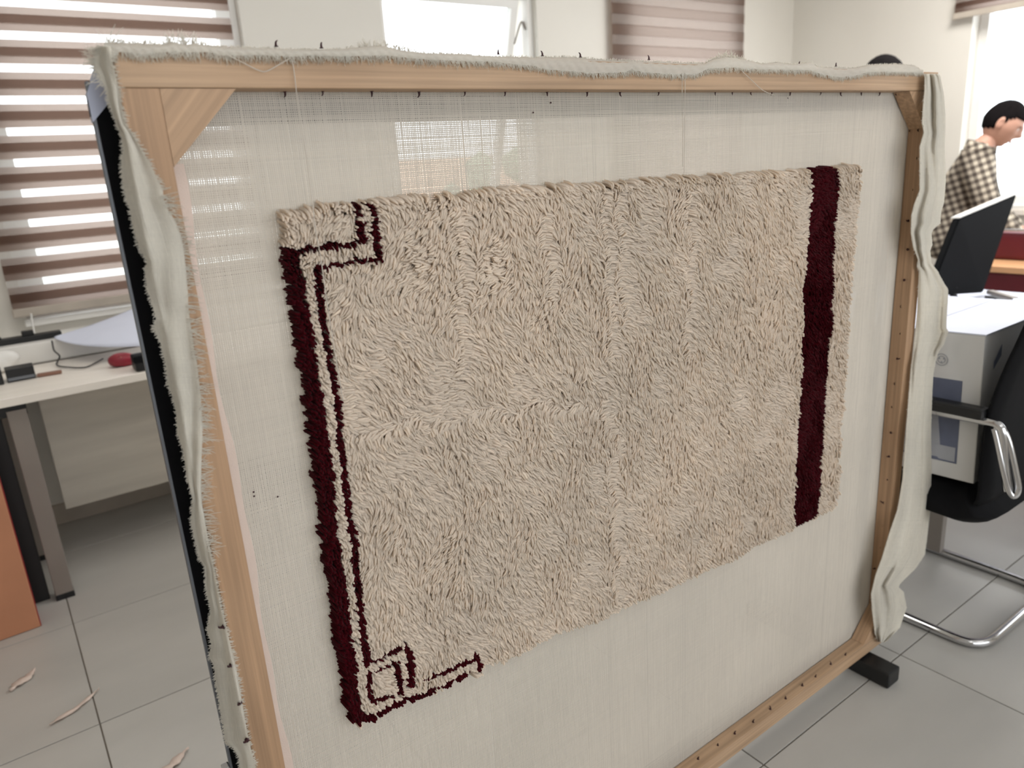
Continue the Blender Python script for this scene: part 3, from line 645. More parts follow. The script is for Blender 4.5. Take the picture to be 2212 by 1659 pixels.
# top flap draped over the rail
top_hi = [(225, 94), (240, 99), (260, 101), (285, 95), (314, 100), (352, 97), (377, 91), (402, 97), (421, 93), (453, 100), (475, 104), (504, 101), (532, 105), (595, 107), (675, 108), (738, 106), (801, 99), (833, 99), (864, 108), (922, 115), (996, 116), (1027, 119.5), (1137, 125), (1171, 123), (1235, 123), (1300, 129), (1345, 133), (1403, 138), (1465, 142), (1472, 138), (1513, 142), (1540, 128), (1568, 122), (1602, 127), (1644, 138), (1678, 135), (1712, 139), (1754, 134), (1764, 144), (1808, 149), (1850, 146), (1877, 140), (1936, 138), (1975, 142), (1994, 154)]
top_lo = [(225, 112), (241, 118), (263, 112), (311, 118), (342, 113), (453, 113), (482, 121), (548, 119), (595, 120), (627, 123), (675, 120), (738, 122), (785, 121), (839, 120), (896, 127), (989, 132), (1065, 133), (1103, 138), (1150, 142), (1170, 148), (1206, 152), (1285, 158), (1350, 156), (1366, 150), (1388, 156), (1461, 161), (1506, 160), (1530, 148), (1592, 146), (1644, 150), (1747, 151), (1781, 161), (1815, 167), (1850, 163), (1877, 155), (1918, 155), (1994, 157)]
xs = np.linspace(225, 1994, 420)
def colrow(P, q): P = np.array(P, float); return np.interp(q, P[:, 0], P[:, 1])
yh, yl = colrow(top_hi, xs), colrow(top_lo, xs); nr = 12; GT = np.zeros((len(xs), nr, 3))
for i, px in enumerate(xs):
    zf = onY(px, yl[i], FY0 - 0.0025)
    ph = onY(px, yh[i], FY0 + 0.012); hz = max(ph[2], ZT + 0.004)
    for j in range(nr):
        t = j / (nr - 1)
        if t < 0.7:
            s = t / 0.7; y = FY0 - 0.003 - 0.003 * math.sin(math.pi * s) + 0.016 * s ** 3; z = zf[2] + (hz - zf[2]) * s ** 0.85
        else:
            s = (t - 0.7) / 0.3; y = FY0 + 0.013 + (FY1 + 0.003 - FY0 - 0.013) * s; z = hz + (ZT + 0.0015 - hz) * s ** 1.5
        yy = y + 0.0008 * math.sin(i * 1.3 + j)
        xx = onY(px, yl[i] + (yh[i] - yl[i]) * min(1, t / 0.7), y)[0]
        GT[i, j] = (xx, yy, z)
V = rl(GT).reshape(-1, 3); i = np.arange(len(xs) - 1)[:, None] * nr + np.arange(nr - 1)[None]
F = np.stack([i, i + nr, i + nr + 1, i + 1], -1).reshape(-1, 4)
r_ = 0.95 + 0.05 * rng.random(len(V)); npmesh('cloth_flap', V, F, M['cloth2'], rug, smooth=True, tint=np.stack([r_, r_, r_, np.ones_like(r_)], -1))

# ---- frayed strands
def fringe(edge, outward, length, dens, name, jitter=0.5, rad=0.00045, seed=3, keep=None):
    """edge (n,3) world points; outward (n,3) unit vectors; length scalar or (n,)"""
    r = np.random.default_rng(seed); d = np.r_[0, np.cumsum(np.linalg.norm(np.diff(edge, axis=0), axis=1))]
    cnt = int(d[-1] * dens); s = np.sort(r.uniform(0, d[-1], cnt)); P0 = np.stack([np.interp(s, d, edge[:, k]) for k in range(3)], -1)
    O = np.stack([np.interp(s, d, outward[:, k]) for k in range(3)], -1); L = np.interp(s, d, np.broadcast_to(length, (len(edge),)))
    paths = []; rr = []
    for k in range(cnt):
        if keep is not None and not keep(s[k] / d[-1], r): continue
        a = O[k] + r.normal(0, jitter, 3) * (1, 0.5, 1); a /= np.linalg.norm(a); b = r.normal(0, .5, 3) * (1, .5, 1); l = L[k] * r.uniform(.45, 1.25)
        t = np.linspace(-0.25, 1, 5)[:, None]
        p = P0[k] + a * l * t + b * l * 0.35 * np.clip(t, 0, 1) ** 2 + np.array((0, 0, -1)) * l * 0.12 * np.clip(t, 0, 1) ** 2
        paths.append(rl(p)); rr.append(np.array((rad, rad, rad * .9, rad * .8, rad * .4)))
    V, F = tubes(paths, rr, 3); o = npmesh(name, V, F, M['cloth2'], rug, tint=np.ones((len(V), 4))); o['kind'] = 'stuff'; return o
def arr(v, n): return np.tile(np.array(v, float), (n, 1))
fringe(GL[:, 0], arr((-1, -.1, 0), len(GL)), 0.0032, 1500, 'fringe', seed=61, jitter=.6)
rightL = GL[:, -1]; ln = np.where((rightL[:, 2] > 0.95) & (rightL[:, 2] < 1.36), 0.012, 0.004)
fringe(rightL + np.array((0, -.001, 0)), arr((1, -.12, -0.1), len(GL)), ln, 900, 'fringe', seed=62, jitter=.3, rad=.0005)
fringe(GT[:, 0], arr((0.1, -.15, -1), len(xs)), 0.0065, 2300, 'fringe', seed=63, jitter=.35)
th = GT[:, 8]; lt = 0.003 + 0.010 * np.exp(-((xs - 390) / 45) ** 2) + 0.008 * np.exp(-((xs - 860) / 30) ** 2) + .006 * np.exp(-((xs - 800) / 40) ** 2) + .008 * np.exp(-((xs - 1568) / 30) ** 2) + .012 * np.exp(-((xs - 232) / 22) ** 2) + .004 * np.exp(-((xs - 300) / 40) ** 2)
fringe(th, arr((0.15, 0, 1), len(xs)), lt, 1500, 'fringe', seed=64, jitter=.45)
fringe(GR[:, -1], arr((1, 0.2, 0), len(GR)), 0.0022, 450, 'fringe', seed=65, jitter=.6)
fringe(GR[:, 0] + np.array((0, -.001, 0)), arr((-1, -.1, -.2), len(GR)), 0.005, 260, 'fringe', seed=66, jitter=.5)
# top-left corner tuft
fringe(GL[:26, 0], arr((-1, -.05, .25), 26), 0.011, 1300, 'fringe', seed=67, jitter=.5)
for a_, b_ in ((548, 1063), (549, 1072), (600, 1073), (1702, 212), (1152, 243), (1190, 222)):
    p_ = onY(a_, b_, CYp - .002); bm = bmesh.new(); bmesh.ops.create_icosphere(bm, subdivisions=1, radius=.0014, matrix=Matrix.Translation(Vector(tuple(rl(p_)))) @ Matrix.Diagonal((1, .4, 1, 1))); obj('speck', bm, M['nail'], rug)
# ---- loose threads
def lthread(pts, y, n=40, r=0.00055):
    P = smoothpath([onY(a, b, y - (0.006 if b > 430 else 0)) for a, b in pts], n); V, F = tubes([rl(P)], [r], 5)
    npmesh('loose_thread', V, F, M['cloth'], rug, smooth=True, tint=np.ones((len(V), 4)))
lthread([(623, 122), (631, 132), (637, 169), (644, 234), (651, 267), (667, 375), (675, 440), (682, 500), (691.6, 549.5), (703.7, 634), (715.7, 713), (730, 800), (741, 865)], 0.848, 80)
lthread([(488, 118), (520, 133), (556, 151), (575, 154), (600, 141), (629, 124)], 0.847)
lthread([(1473, 158), (1474, 230), (1475, 300), (1475, 360)], 0.848); lthread([(1480, 158), (1480, 230), (1479, 300), (1478, 380)], 0.848)
lthread([(1598, 149), (1620, 170), (1645, 193), (1660, 201), (1673, 206)], 0.847)

# ================================================================= DISPLAY BOARD FRAME BEHIND
BY0, BY1 = 0.906, 0.912
bX0, bX1, bZ0, bZ1 = 0.1310, 1.80, 0.075, 1.470
bd = thing('board_stand', 'black-bordered open board frame on feet standing right behind the pine frame', 'board stand', (0.96, 0.92, 0))
def bl_(p): return np.array(p, float) - np.array((0.96, 0.92, 0))
bwid = 0.046
box('border', bl_((bX0 + .0012, BY0, bZ0)), bl_((bX0 + bwid, BY1, bZ1)), M['black'], bd, 0.001)
box('border', bl_((bX1 - bwid, BY0, bZ0)), bl_((bX1 - .0012, BY1, bZ1)), M['black'], bd, 0.001)
box('border', bl_((bX0 + bwid, BY0, bZ1 - bwid)), bl_((bX1 - bwid, BY1, bZ1)), M['black'], bd, 0.001)
box('border', bl_((bX0 + bwid, BY0, bZ0)), bl_((bX1 - bwid, BY1, bZ0 + bwid)), M['black'], bd, 0.001)
box('edge_strip', bl_((bX0 - .002, BY0 - .0015, bZ0)), bl_((bX0 + .0012, BY1 + .0015, bZ1)), M['alu'], bd, 0.0006)
box('edge_strip', bl_((bX1 - .0012, BY0 - .0015, bZ0)), bl_((bX1 + .002, BY1 + .0015, bZ1)), M['alu'], bd, 0.0006)
for s in (0, 1):
    X = (bX0, bX1)[s]; sg = (1, -1)[s]; bm = bmesh.new()
    prism(bm, [bl_((X - sg * .003, BY0 - .003, bZ1 - .040)), bl_((X - sg * .003, BY0 - .003, bZ1 - .012)), bl_((X + sg * .010, BY0 - .003, bZ1 + .014)), bl_((X + sg * .050, BY0 - .003, bZ1 + .014))], (0, .012, 0))
    obj('corner_cap', bm, M['cap'], bd)
bm = bmesh.new()
for k in range(3): bx(bm, bl_((bX0 - .0036, BY0 + .000 + k * .0022, bZ1 - .034)), bl_((bX0 - .0029, BY0 + .0012 + k * .0022, bZ1 - .018)))
obj('cap_mark', bm, M['ink'], bd)
for X in (0.156, 1.69):
    box('upright', bl_((X - .022, BY1 + .001, 0.04)), bl_((X + .022, BY1 + .03, bZ1 - .1)), M['black'], bd, .003)
    box('foot', bl_((X - .028, 0.778, 0.002)), bl_((X + .028, 1.22, 0.046)), M['blk'], bd, .006)
box('clip', bl_((bX0 - .012, BY0 - .004, 0.588)), bl_((bX0 - .002, BY1 + .004, 0.612)), M['chrome'], bd, .002)

# ================================================================= LEFT DESK
dk = thing('desk', 'light wood-topped office desk with grey metal legs under the left striped blind', 'desk', (0.0, 3.05, 0))
def dl(p): return np.array(p, float) - np.array((0.0, 3.05, 0))
box('desktop', dl((-1.35, 2.795, 0.722)), dl((1.35, 3.295, 0.75)), M['desk'], dk, .002)
box('modesty_panel', dl((0.075, 3.20, 0.185)), dl((1.3, 3.218, 0.70)), M['panel'], dk, .001)
for (X, Y) in ((0.0, 2.845), (-0.04, 3.235), (1.28, 2.845), (1.28, 3.235)):
    box('leg', dl((X - .028, Y - .022, 0.02)), dl((X + .028, Y + .022, 0.70)), M['leg'], dk, .002)
    box('leg_foot_cap', dl((X - .029, Y - .023, 0.0)), dl((X + .029, Y + .023, 0.022)), M['blk'], dk, .002)
box('leg', dl((-0.105, 2.86, 0.0)), dl((-0.045, 2.90, 0.70)), M['blk'], dk, .002)
box('crossbar', dl((-0.07, 2.83, 0.68)), dl((0.03, 3.26, 0.721)), M['blk'], dk, .002)
box('crossbar', dl((1.25, 2.83, 0.68)), dl((1.31, 3.26, 0.721)), M['blk'], dk, .002)
# things on the desk and the ledge
def desk_pt(px, py, z=0.75): return onZ(px, py, z)
p = desk_pt(50, 822); bb = thing('black_box', 'small black box with silver rim near the left end of the desk', 'box', (p[0], p[1], 0.7505))
box('case', (-0.045, 0, 0), (0.04, 0.07, 0.045), M['blk'], bb, .003); box('rim', (-0.042, -0.003, 0.006), (0.037, 0.001, 0.016), M['alu'], bb, 0)
bm = bmesh.new(); bx(bm, (-0.14, 0, 0), (0, 0.08, 0.05), .004); o = obj('black_box', bm, M['blk']); o.location = (p[0] - .055, p[1] - .012, .7505)
tag(o, 'plain black box at the picture edge beside the silver-rimmed box on the desk', 'box')
p = desk_pt(108, 812); bc = thing('pencil_case', 'slim brown case lying alone on the desk', 'case', (p[0], p[1], 0.7505), -0.1)
box('case', (-0.038, 0, 0), (0.038, 0.022, 0.012), M['brown'], bc, .004); box('clasp', (-0.055, 0.002, 0), (-0.038, 0.02, 0.010), M['rail'], bc, .003)
p = desk_pt(268, 792)
def blob(name, rx, ry, rz, m, loc, seed, parent=None, amp=.18):
    bm = bmesh.new(); bmesh.ops.create_icosphere(bm, subdivisions=3, radius=1)
    for v in bm.verts:
        c = v.co.copy(); k = 1 + amp * float(snoise(np.array(c.x * 2.4 + c.z), np.array(c.y * 2.4 - c.z), seed, 3))
        v.co = Vector((c.x * rx * k, c.y * ry * k, max(c.z, -.75) * rz * k))
    zmin = min(v.co.z for v in bm.verts)
    for v in bm.verts: v.co.z -= zmin
    o = obj(name, bm, m, parent, smooth=True); o.location = loc; return o
rb = thing('red_bag', 'crumpled red bag on the desk below the bluish paper', 'bag', (p[0], p[1] + .02, .7505))
blob('pouch', .05, .035, .026, M['redbag'], (0, 0, 0), 5, rb); tube('drawstring', [(-.03, 0, .04), (0, -.03, .035), (.03, -.025, .02)], .003, M['tablew'], rb, n=8, k=5)
p = desk_pt(312, 802); bp_ = thing('black_pouch', 'black pouch beside the red bag on the desk', 'pouch', (p[0] + .02, p[1] + .03, .7505))
box('pouch_body', (-0.045, -0.03, 0), (0.06, 0.05, 0.055), M['blk'], bp_, .008); box('flap', (-0.046, -0.031, 0.03), (0.061, 0.02, 0.057), M['mesh'], bp_, .004)
# bluish paper sheet curling from ledge down to the desk
bm = bmesh.new(); gu, gv = 26, 14; vs = {}
cA, cB, cC, cD = onY(118, 733, 3.30), onY(335, 650, 3.44), onY(345, 762, 2.98), onY(215, 763, 3.05)
cA[2] = .842; cB[2] = .905; cC[2] = .80; cD[2] = .795
for i in range(gu):
    for j in range(gv):
        a = i / (gu - 1); b = j / (gv - 1)
        e1 = cA * (1 - a) + cB * a; e2 = cD * (1 - a) + cC * a
        # front edge bows from A down to D, then on to C
        e2 = (1 - a) ** 2 * cA + 2 * a * (1 - a) * (cD + np.array((-.03, 0, 0))) + a * a * cC
        pnt = e1 * (1 - b) + e2 * b; pnt = pnt + np.array((0, 0, .018 * math.sin(math.pi * b) * a - .006 * math.sin(4 * a + 2 * b)))
        pnt[2] = max(pnt[2], .757 if pnt[1] < 3.29 else .834)
        vs[i, j] = bm.verts.new(pnt)
for i in range(gu - 1):
    for j in range(gv - 1):
        try: bm.faces.new((vs[i, j], vs[i + 1, j], vs[i + 1, j + 1], vs[i, j + 1]))
        except ValueError: pass
o = obj('paper_sheet', bm, M['paper'], smooth=True); sm = o.modifiers.new('t', 'SOLIDIFY'); sm.thickness = .002; sm.offset = 1
tag(o, 'large bluish white paper sheet curling off the window ledge over the desk', 'paper')
pw = onY(12, 765, 3.28); o = blob('tissue_wad', .09, .035, .05, M['white'], (-.04, 3.25, .7505), 9, amp=.3)
tag(o, 'crumpled white tissue at the left picture edge on the desk', 'tissue')
st_ = thing('cable_strip', 'black power strip with coiled lead lying on the white ledge', 'power strip', (-.05, 3.38, .8305))
box('strip', (-.6, -.03, 0), (.26, .02, .022), M['blk'], st_, .004)
tube('lead', [(-.02, -.005, .02), (.0, -.01, .05), (.04, -.01, .05), (.06, 0, .022)], .006, M['blk'], st_, n=14, k=6); box('plug', (.13, -.02, .02), (.17, .01, .04), M['blk'], st_, .004)
P = [onY(126, 742, 3.29), onY(128, 752, 3.285), onY(140, 765, 3.28), onZ(134, 783, .757), onZ(160, 788, .757), onZ(195, 788, .757), onZ(218, 778, .757), onZ(232, 770, .757)]
P[0][2] = .836; P = [q_ + np.array((-.02, -.03, 0)) for q_ in P]; o = tube('cable', P, .003, M['blk'], n=40, k=6); tag(o, 'thin black cable looping from the ledge onto the desk', 'cable')
P = [onY(67, 677, 3.47), onY(70, 700, 3.47), onY(78, 735, 3.45)]; o = tube('blind_cord', P, .004, M['white'], n=10, k=6); tag(o, 'short white cord hanging below the left striped blind', 'cord')
# cardboard box, floor scraps
cb = thing('cardboard_box', 'orange-brown cardboard box on the floor at the left picture edge', 'box', (-.30, 2.672, 0.001), 0.04)
hb = 0.60
box('carton', (-.36, 0, 0), (.212, .12, hb), M['carton'], cb, .003); box('side_edge', (.2125, 0.002, 0), (.215, .118, hb - .03), M['cartonred'], cb, .001)
def scrap(px, py, L, wd, ang, label, sd):
    p = onZ(px, py, 0); r = np.random.default_rng(sd); bm = bmesh.new(); pr = None
    for i in range(12):
        t = i / 11; q = wd * math.sin(math.pi * min(1, t + .04)) * r.uniform(.5, 1.1) + .001
        x = (t - .5) * L; yy = .006 * math.sin(t * 5 + sd); row = [bm.verts.new((x, yy + s * q, .003 + .006 * abs(math.sin(t * 7 + sd + s)))) for s in (-1, 0, 1)]
        if pr:
            for k in (0, 1): bm.faces.new((pr[k], pr[k + 1], row[k + 1], row[k]))
        pr = row
    o = obj('cloth_scrap', bm, M['clothp'], smooth=True); o.location = (p[0], p[1], 0.0005); o.rotation_euler = (0, 0, ang)
    s_ = o.modifiers.new('t', 'SOLIDIFY'); s_.thickness = .0015; s_.offset = 1; tag(o, label, 'scrap', 'cloth scraps on the left floor')
scrap(52, 1471, .10, .018, .9, 'pale crumpled scrap on the floor farthest left, below the cardboard box', 1)
scrap(166, 1530, .15, .009, .55, 'long thin pale scrap lying across the floor tile joint', 2)
scrap(378, 1648, .09, .016, .4, 'pale scrap on the floor at the bottom edge beside the black border', 3)

# ================================================================= RIGHT SIDE: chair with box
ch = thing('cantilever_chair', 'black cantilever armchair with chrome sled base carrying the white box', 'chair', (2.2, .90, 0))
def cl_(p): return np.array(p, float) - np.array((2.2, .90, 0))
XA, XB = 1.985, 2.43
base = [(XA, 1.22, .16), (XA, 1.18, .06), (XA, 1.12, .018), (XA, 1.0, .014), (XA, .86, .014), (XA + .003, .755, .014), (XA + .02, .715, .014), (XA + .06, .696, .014), (2.12, .693, .014), (2.30, .693, .014), (XB - .06, .696, .014), (XB - .02, .715, .014), (XB - .003, .755, .014), (XB, .86, .014), (XB, 1.0, .014), (XB, 1.12, .018), (XB, 1.18, .06), (XB, 1.22, .16)]
tube('sled_base', [cl_(p) for p in base], .0125, M['chrome'], ch, n=90, k=12)
for X in (XA, XB):
    tube('upright_tube', [cl_(p) for p in ((X, 1.22, .15), (X, 1.225, .3), (X, 1.20, .40), (X, 1.12, .415), (X, 1.0, .41), (X, .92, .41))], .0125, M['chrome'], ch, n=30, k=10)
for X in (2.425,): box('support_bar', cl_((X - .02, 1.0, .02)), cl_((X + .01, 1.045, .42)), M['leg'], ch, .003)
# shell: seat and back as one bent pad
prof = [(1.22, .385), (1.17, .405), (1.0, .405), (.86, .40), (.79, .402), (.742, .44), (.742, .55), (.742, .66), (.722, .78), (.69, .90), (.665, 1.0), (.66, 1.02)]
pp = smoothpath([(0, a, b) for a, b in prof], 50)
def pad(name, i0, i1, xa, xb, th, m):
    bm = bmesh.new(); n = 9; T = np.gradient(pp, axis=0); T /= np.linalg.norm(T, axis=1)[:, None]; Nn = np.stack([0 * T[:, 0], -T[:, 2], T[:, 1]], -1)
    rows = []
    for s in (0, 1):
        for i in range(i0, i1):
            row = []
            for j in range(n):
                u_ = j / (n - 1); edge = 1 - abs(2 * u_ - 1) ** 8
                off = (1 if s else -1) * th * .5 * (0.35 + 0.65 * edge)
                row.append(bm.verts.new(cl_((xa + (xb - xa) * u_, pp[i][1] + Nn[i][1] * off, pp[i][2] + Nn[i][2] * off))))
            rows.append(row)
    k = i1 - i0
    for s in (0, 1):
        for i in range(k - 1):
            for j in range(n - 1): a = rows[s * k + i]; b = rows[s * k + i + 1]; bm.faces.new((a[j], a[j + 1], b[j + 1], b[j]))
    for i in range(k - 1):
        for j in (0, n - 1): bm.faces.new((rows[i][j], rows[i + 1][j], rows[k + i + 1][j], rows[k + i][j]))
    for i in (0, k - 1):
        for j in range(n - 1): bm.faces.new((rows[i][j], rows[i][j + 1], rows[k + i][j + 1], rows[k + i][j]))
    return obj(name, bm, m, ch, smooth=True)
pad('seat', 0, 22, XA - .02, XB + .02, .11, M['mesh']); pad('backrest', 22, 50, XA - .02, XB + .02, .03, M['mesh'])
for X, sg in ((1.965, 1), (2.535, -1)):
    tube('arm_tube', [cl_(p) for p in ((X, .675, .50), (X, .69, .57), (X, .702, .64), (X, .715, .664), (X, .75, .668), (X, .9, .664), (X, 1.06, .66), (X, 1.12, .64), (X, 1.15, .57), (X, 1.16, .44))], .011, M['chrome'], ch, n=50, k=10)
    box('arm_pad', cl_((X - .024, .745, .672)), cl_((X + .024, 1.04, .70)), M['blk'], ch, .01)
    tube('arm_bracket', [cl_(p) for p in ((X - .004, .722, .655), (X - .006, .712, .63), (X - .008, .69, .56), (X - .006, .672, .505), (X, .660, .49), (X + .006, .655, .51), (X + .006, .668, .56), (X + .004, .69, .63), (X, .705, .655), (X - .004, .722, .655))], .0075, M['chrome'], ch, n=40, k=8)
# white box on the seat, leaning slightly
wb = thing('white_box', 'white cardboard box with slate-blue print, sitting on the black chair', 'box', (2.0, .768, .477))
wb.rotation_euler = (math.radians(-2), 0, 0)
bW, bD, bH = .50, .36, .40
box('carton', (0, 0, 0), (bW, bD, bH), M['boxw'], wb, .003)
bm = bmesh.new(); bx(bm, (-.002, -.002, bH), (bW + .003, bD / 2 - .0015, bH + .003)); obj('top_flap', bm, M['paper'], wb)
bm = bmesh.new(); bx(bm, (-.002, bD / 2 + .0015, bH), (bW + .003, bD + .002, bH + .003)); obj('top_flap', bm, M['paper'], wb)
def prnt(nm, ps, m, face='L', t=.0008, par=None):
    bm = bmesh.new()
    if face == 'L': prism(bm, [(-.0005, a, b) for a, b in ps], (-t, 0, 0))
    else: prism(bm, [(a, -.0005, b) for a, b in ps], (0, -t, 0))
    return obj(nm, bm, m, wb)
prnt('printed_panel', [(.045, .045), (bD - .02, .045), (bD - .02, .275), (.045, .275)], M['boxp'])
prnt('printed_panel', [(.085, .055), (.20, .05), (.19, .17), (.10, .18)], M['boxg'], t=.0014)
prnt('printed_panel', [(.05, .05), (.09, .05), (.13, .09), (.05, .09)], M['boxg'], t=.0018)
prnt('printed_panel', [(.12, .03), (bW - .02, .03), (bW - .02, .30), (.14, .25)], M['boxp'], 'F')
prnt('printed_panel', [(.06, .30), (.10, .33), (.10, .36), (.06, .32)], M['boxp'], 'F')
def ringmark(cy_, cz_, r1, r2, m, n=22):
    bm = bmesh.new(); A = [[bm.verts.new((-.0012, cy_ + r * math.cos(2 * math.pi * k / n), cz_ + r * math.sin(2 * math.pi * k / n))) for k in range(n)] for r in (r1, r2)]
    for k in range(n): bm.faces.new((A[0][k], A[0][(k + 1) % n], A[1][(k + 1) % n], A[1][k]))
    obj('round_emblem', bm, m, wb)
ringmark(.10, .325, .0165, .0145, M['boxg']); ringmark(.10, .325, .010, .0082, M['boxg'])
for k in range(3):
    a = k * 2.094 + .5; prnt('emblem_arrow', [(.10 + .007 * math.cos(a) - .003, .325 + .007 * math.sin(a) - .002), (.10 + .007 * math.cos(a) + .003, .325 + .007 * math.sin(a) - .002), (.10 + .007 * math.cos(a), .325 + .007 * math.sin(a) + .004)], M['boxg'], t=.0012)
prnt('small_mark', [(.19, .325), (.20, .325), (.205, .34), (.20, .338)], M['ink']); prnt('small_mark', [(.185, .312), (.205, .312), (.205, .318), (.185, .318)], M['boxg'])

# near white table with monitor
tb = thing('side_table', 'white-topped table behind the white box, carrying the black monitor', 'table', (3.05, 1.25, 0))
box('tabletop', (-.40, -.55, .695), (.42, .55, .722), M['paper'], tb, .003)
for X in (-.36, .38):
    for Y in (-.5, .5): box('leg', (X - .02, Y - .02, 0), (X + .02, Y + .02, .695), M['leg'], tb, .002)
TL, TR, BR, BL = atd(2073, 472, 2.86), atd(2197, 420, 3.06), atd(2124, 632, 3.02), atd(2006, 640, 2.84)
mo = thing('monitor', 'black flat monitor seen from behind, tilted, in front of the checked-shirt man', 'monitor', (float((BL[0] + BR[0]) / 2), float((BL[1] + BR[1]) / 2), .7225))
mo_o = np.array(mo.location)
nn = np.cross(TR - TL, BL - TL); nn /= np.linalg.norm(nn)
if nn @ (TL - np.array((0, 0, CAMH))) < 0: nn = -nn
bm = bmesh.new(); prism(bm, [p - mo_o for p in (TL, TR, BR, BL)], nn * .028); bmesh.ops.bevel(bm, geom=list(bm.edges), offset=.004, segments=2, affect='EDGES'); obj('back_cover', bm, M['scr'], mo)
bm = bmesh.new(); e = (TR - TL) / np.linalg.norm(TR - TL); dwn = (BL - TL) / np.linalg.norm(BL - TL)
prism(bm, [p - mo_o + nn * .0285 for p in (TL - dwn * .006, TR - dwn * .006, TR, TL)], nn * .006); prism(bm, [p - mo_o for p in (TL - dwn * .007, TR - dwn * .007, TR - dwn * .001, TL - dwn * .001)], nn * .034); obj('bezel', bm, M['white'], mo)
bmid = (BL + BR) / 2 - mo_o
tube('stand_neck', [bmid + (0, 0, .03) + nn * .015, bmid + nn * .015, (0, 0, .012)], .014, M['blk'], mo, n=8, k=8)
box('stand_base', (-.06, -.05, 0), (.06, .05, .012), M['blk'], mo, .004)
pc = onZ(2120, 634, .735)
pn = thing('stapler', 'dark grey stapler lying on the white table by the monitor foot', 'stapler', (pc[0] - .07, pc[1] - .10, .723), .9)
box('stapler_arm', (-.09, -.014, .018), (.08, .014, .034), M['leg'], pn, .005); box('stapler_base', (-.09, -.016, 0), (.085, .016, .01), M['blk'], pn, .002); box('stapler_hinge', (-.095, -.012, .008), (-.07, .012, .03), M['chrome'], pn, .003)
# burgundy desk further back
rd = thing('burgundy_desk', 'burgundy desk with orange wood edge behind the monitor at the right', 'desk', (4.17, 1.15, 0))
box('desktop', (-.24, -.75, .722), (.20, .62, .752), M['tablew'], rd, .003); box('front_panel', (-.21, -.72, .05), (-.19, .60, .715), M['burg'], rd, .002)
for Y in (-.72, .57): box('side_panel', (-.185, Y, 0), (.18, Y + .03, .72), M['burg'], rd, .002)
p = onX(2185, 545, 4.18)
rc = thing('burgundy_folder_case', 'burgundy case with chrome rim standing on the burgundy desk', 'case', (4.18, p[1] - .02, .7525))
box('case_body', (-.03, -.16, 0), (.06, .11, .135), M['burg'], rc, .02); tube('handle_rim', [(-.03, .11, .10), (-.03, .10, .14), (-.03, 0, .147), (-.03, -.14, .142), (-.03, -.165, .10)], .006, M['chrome'], rc, n=20, k=6)

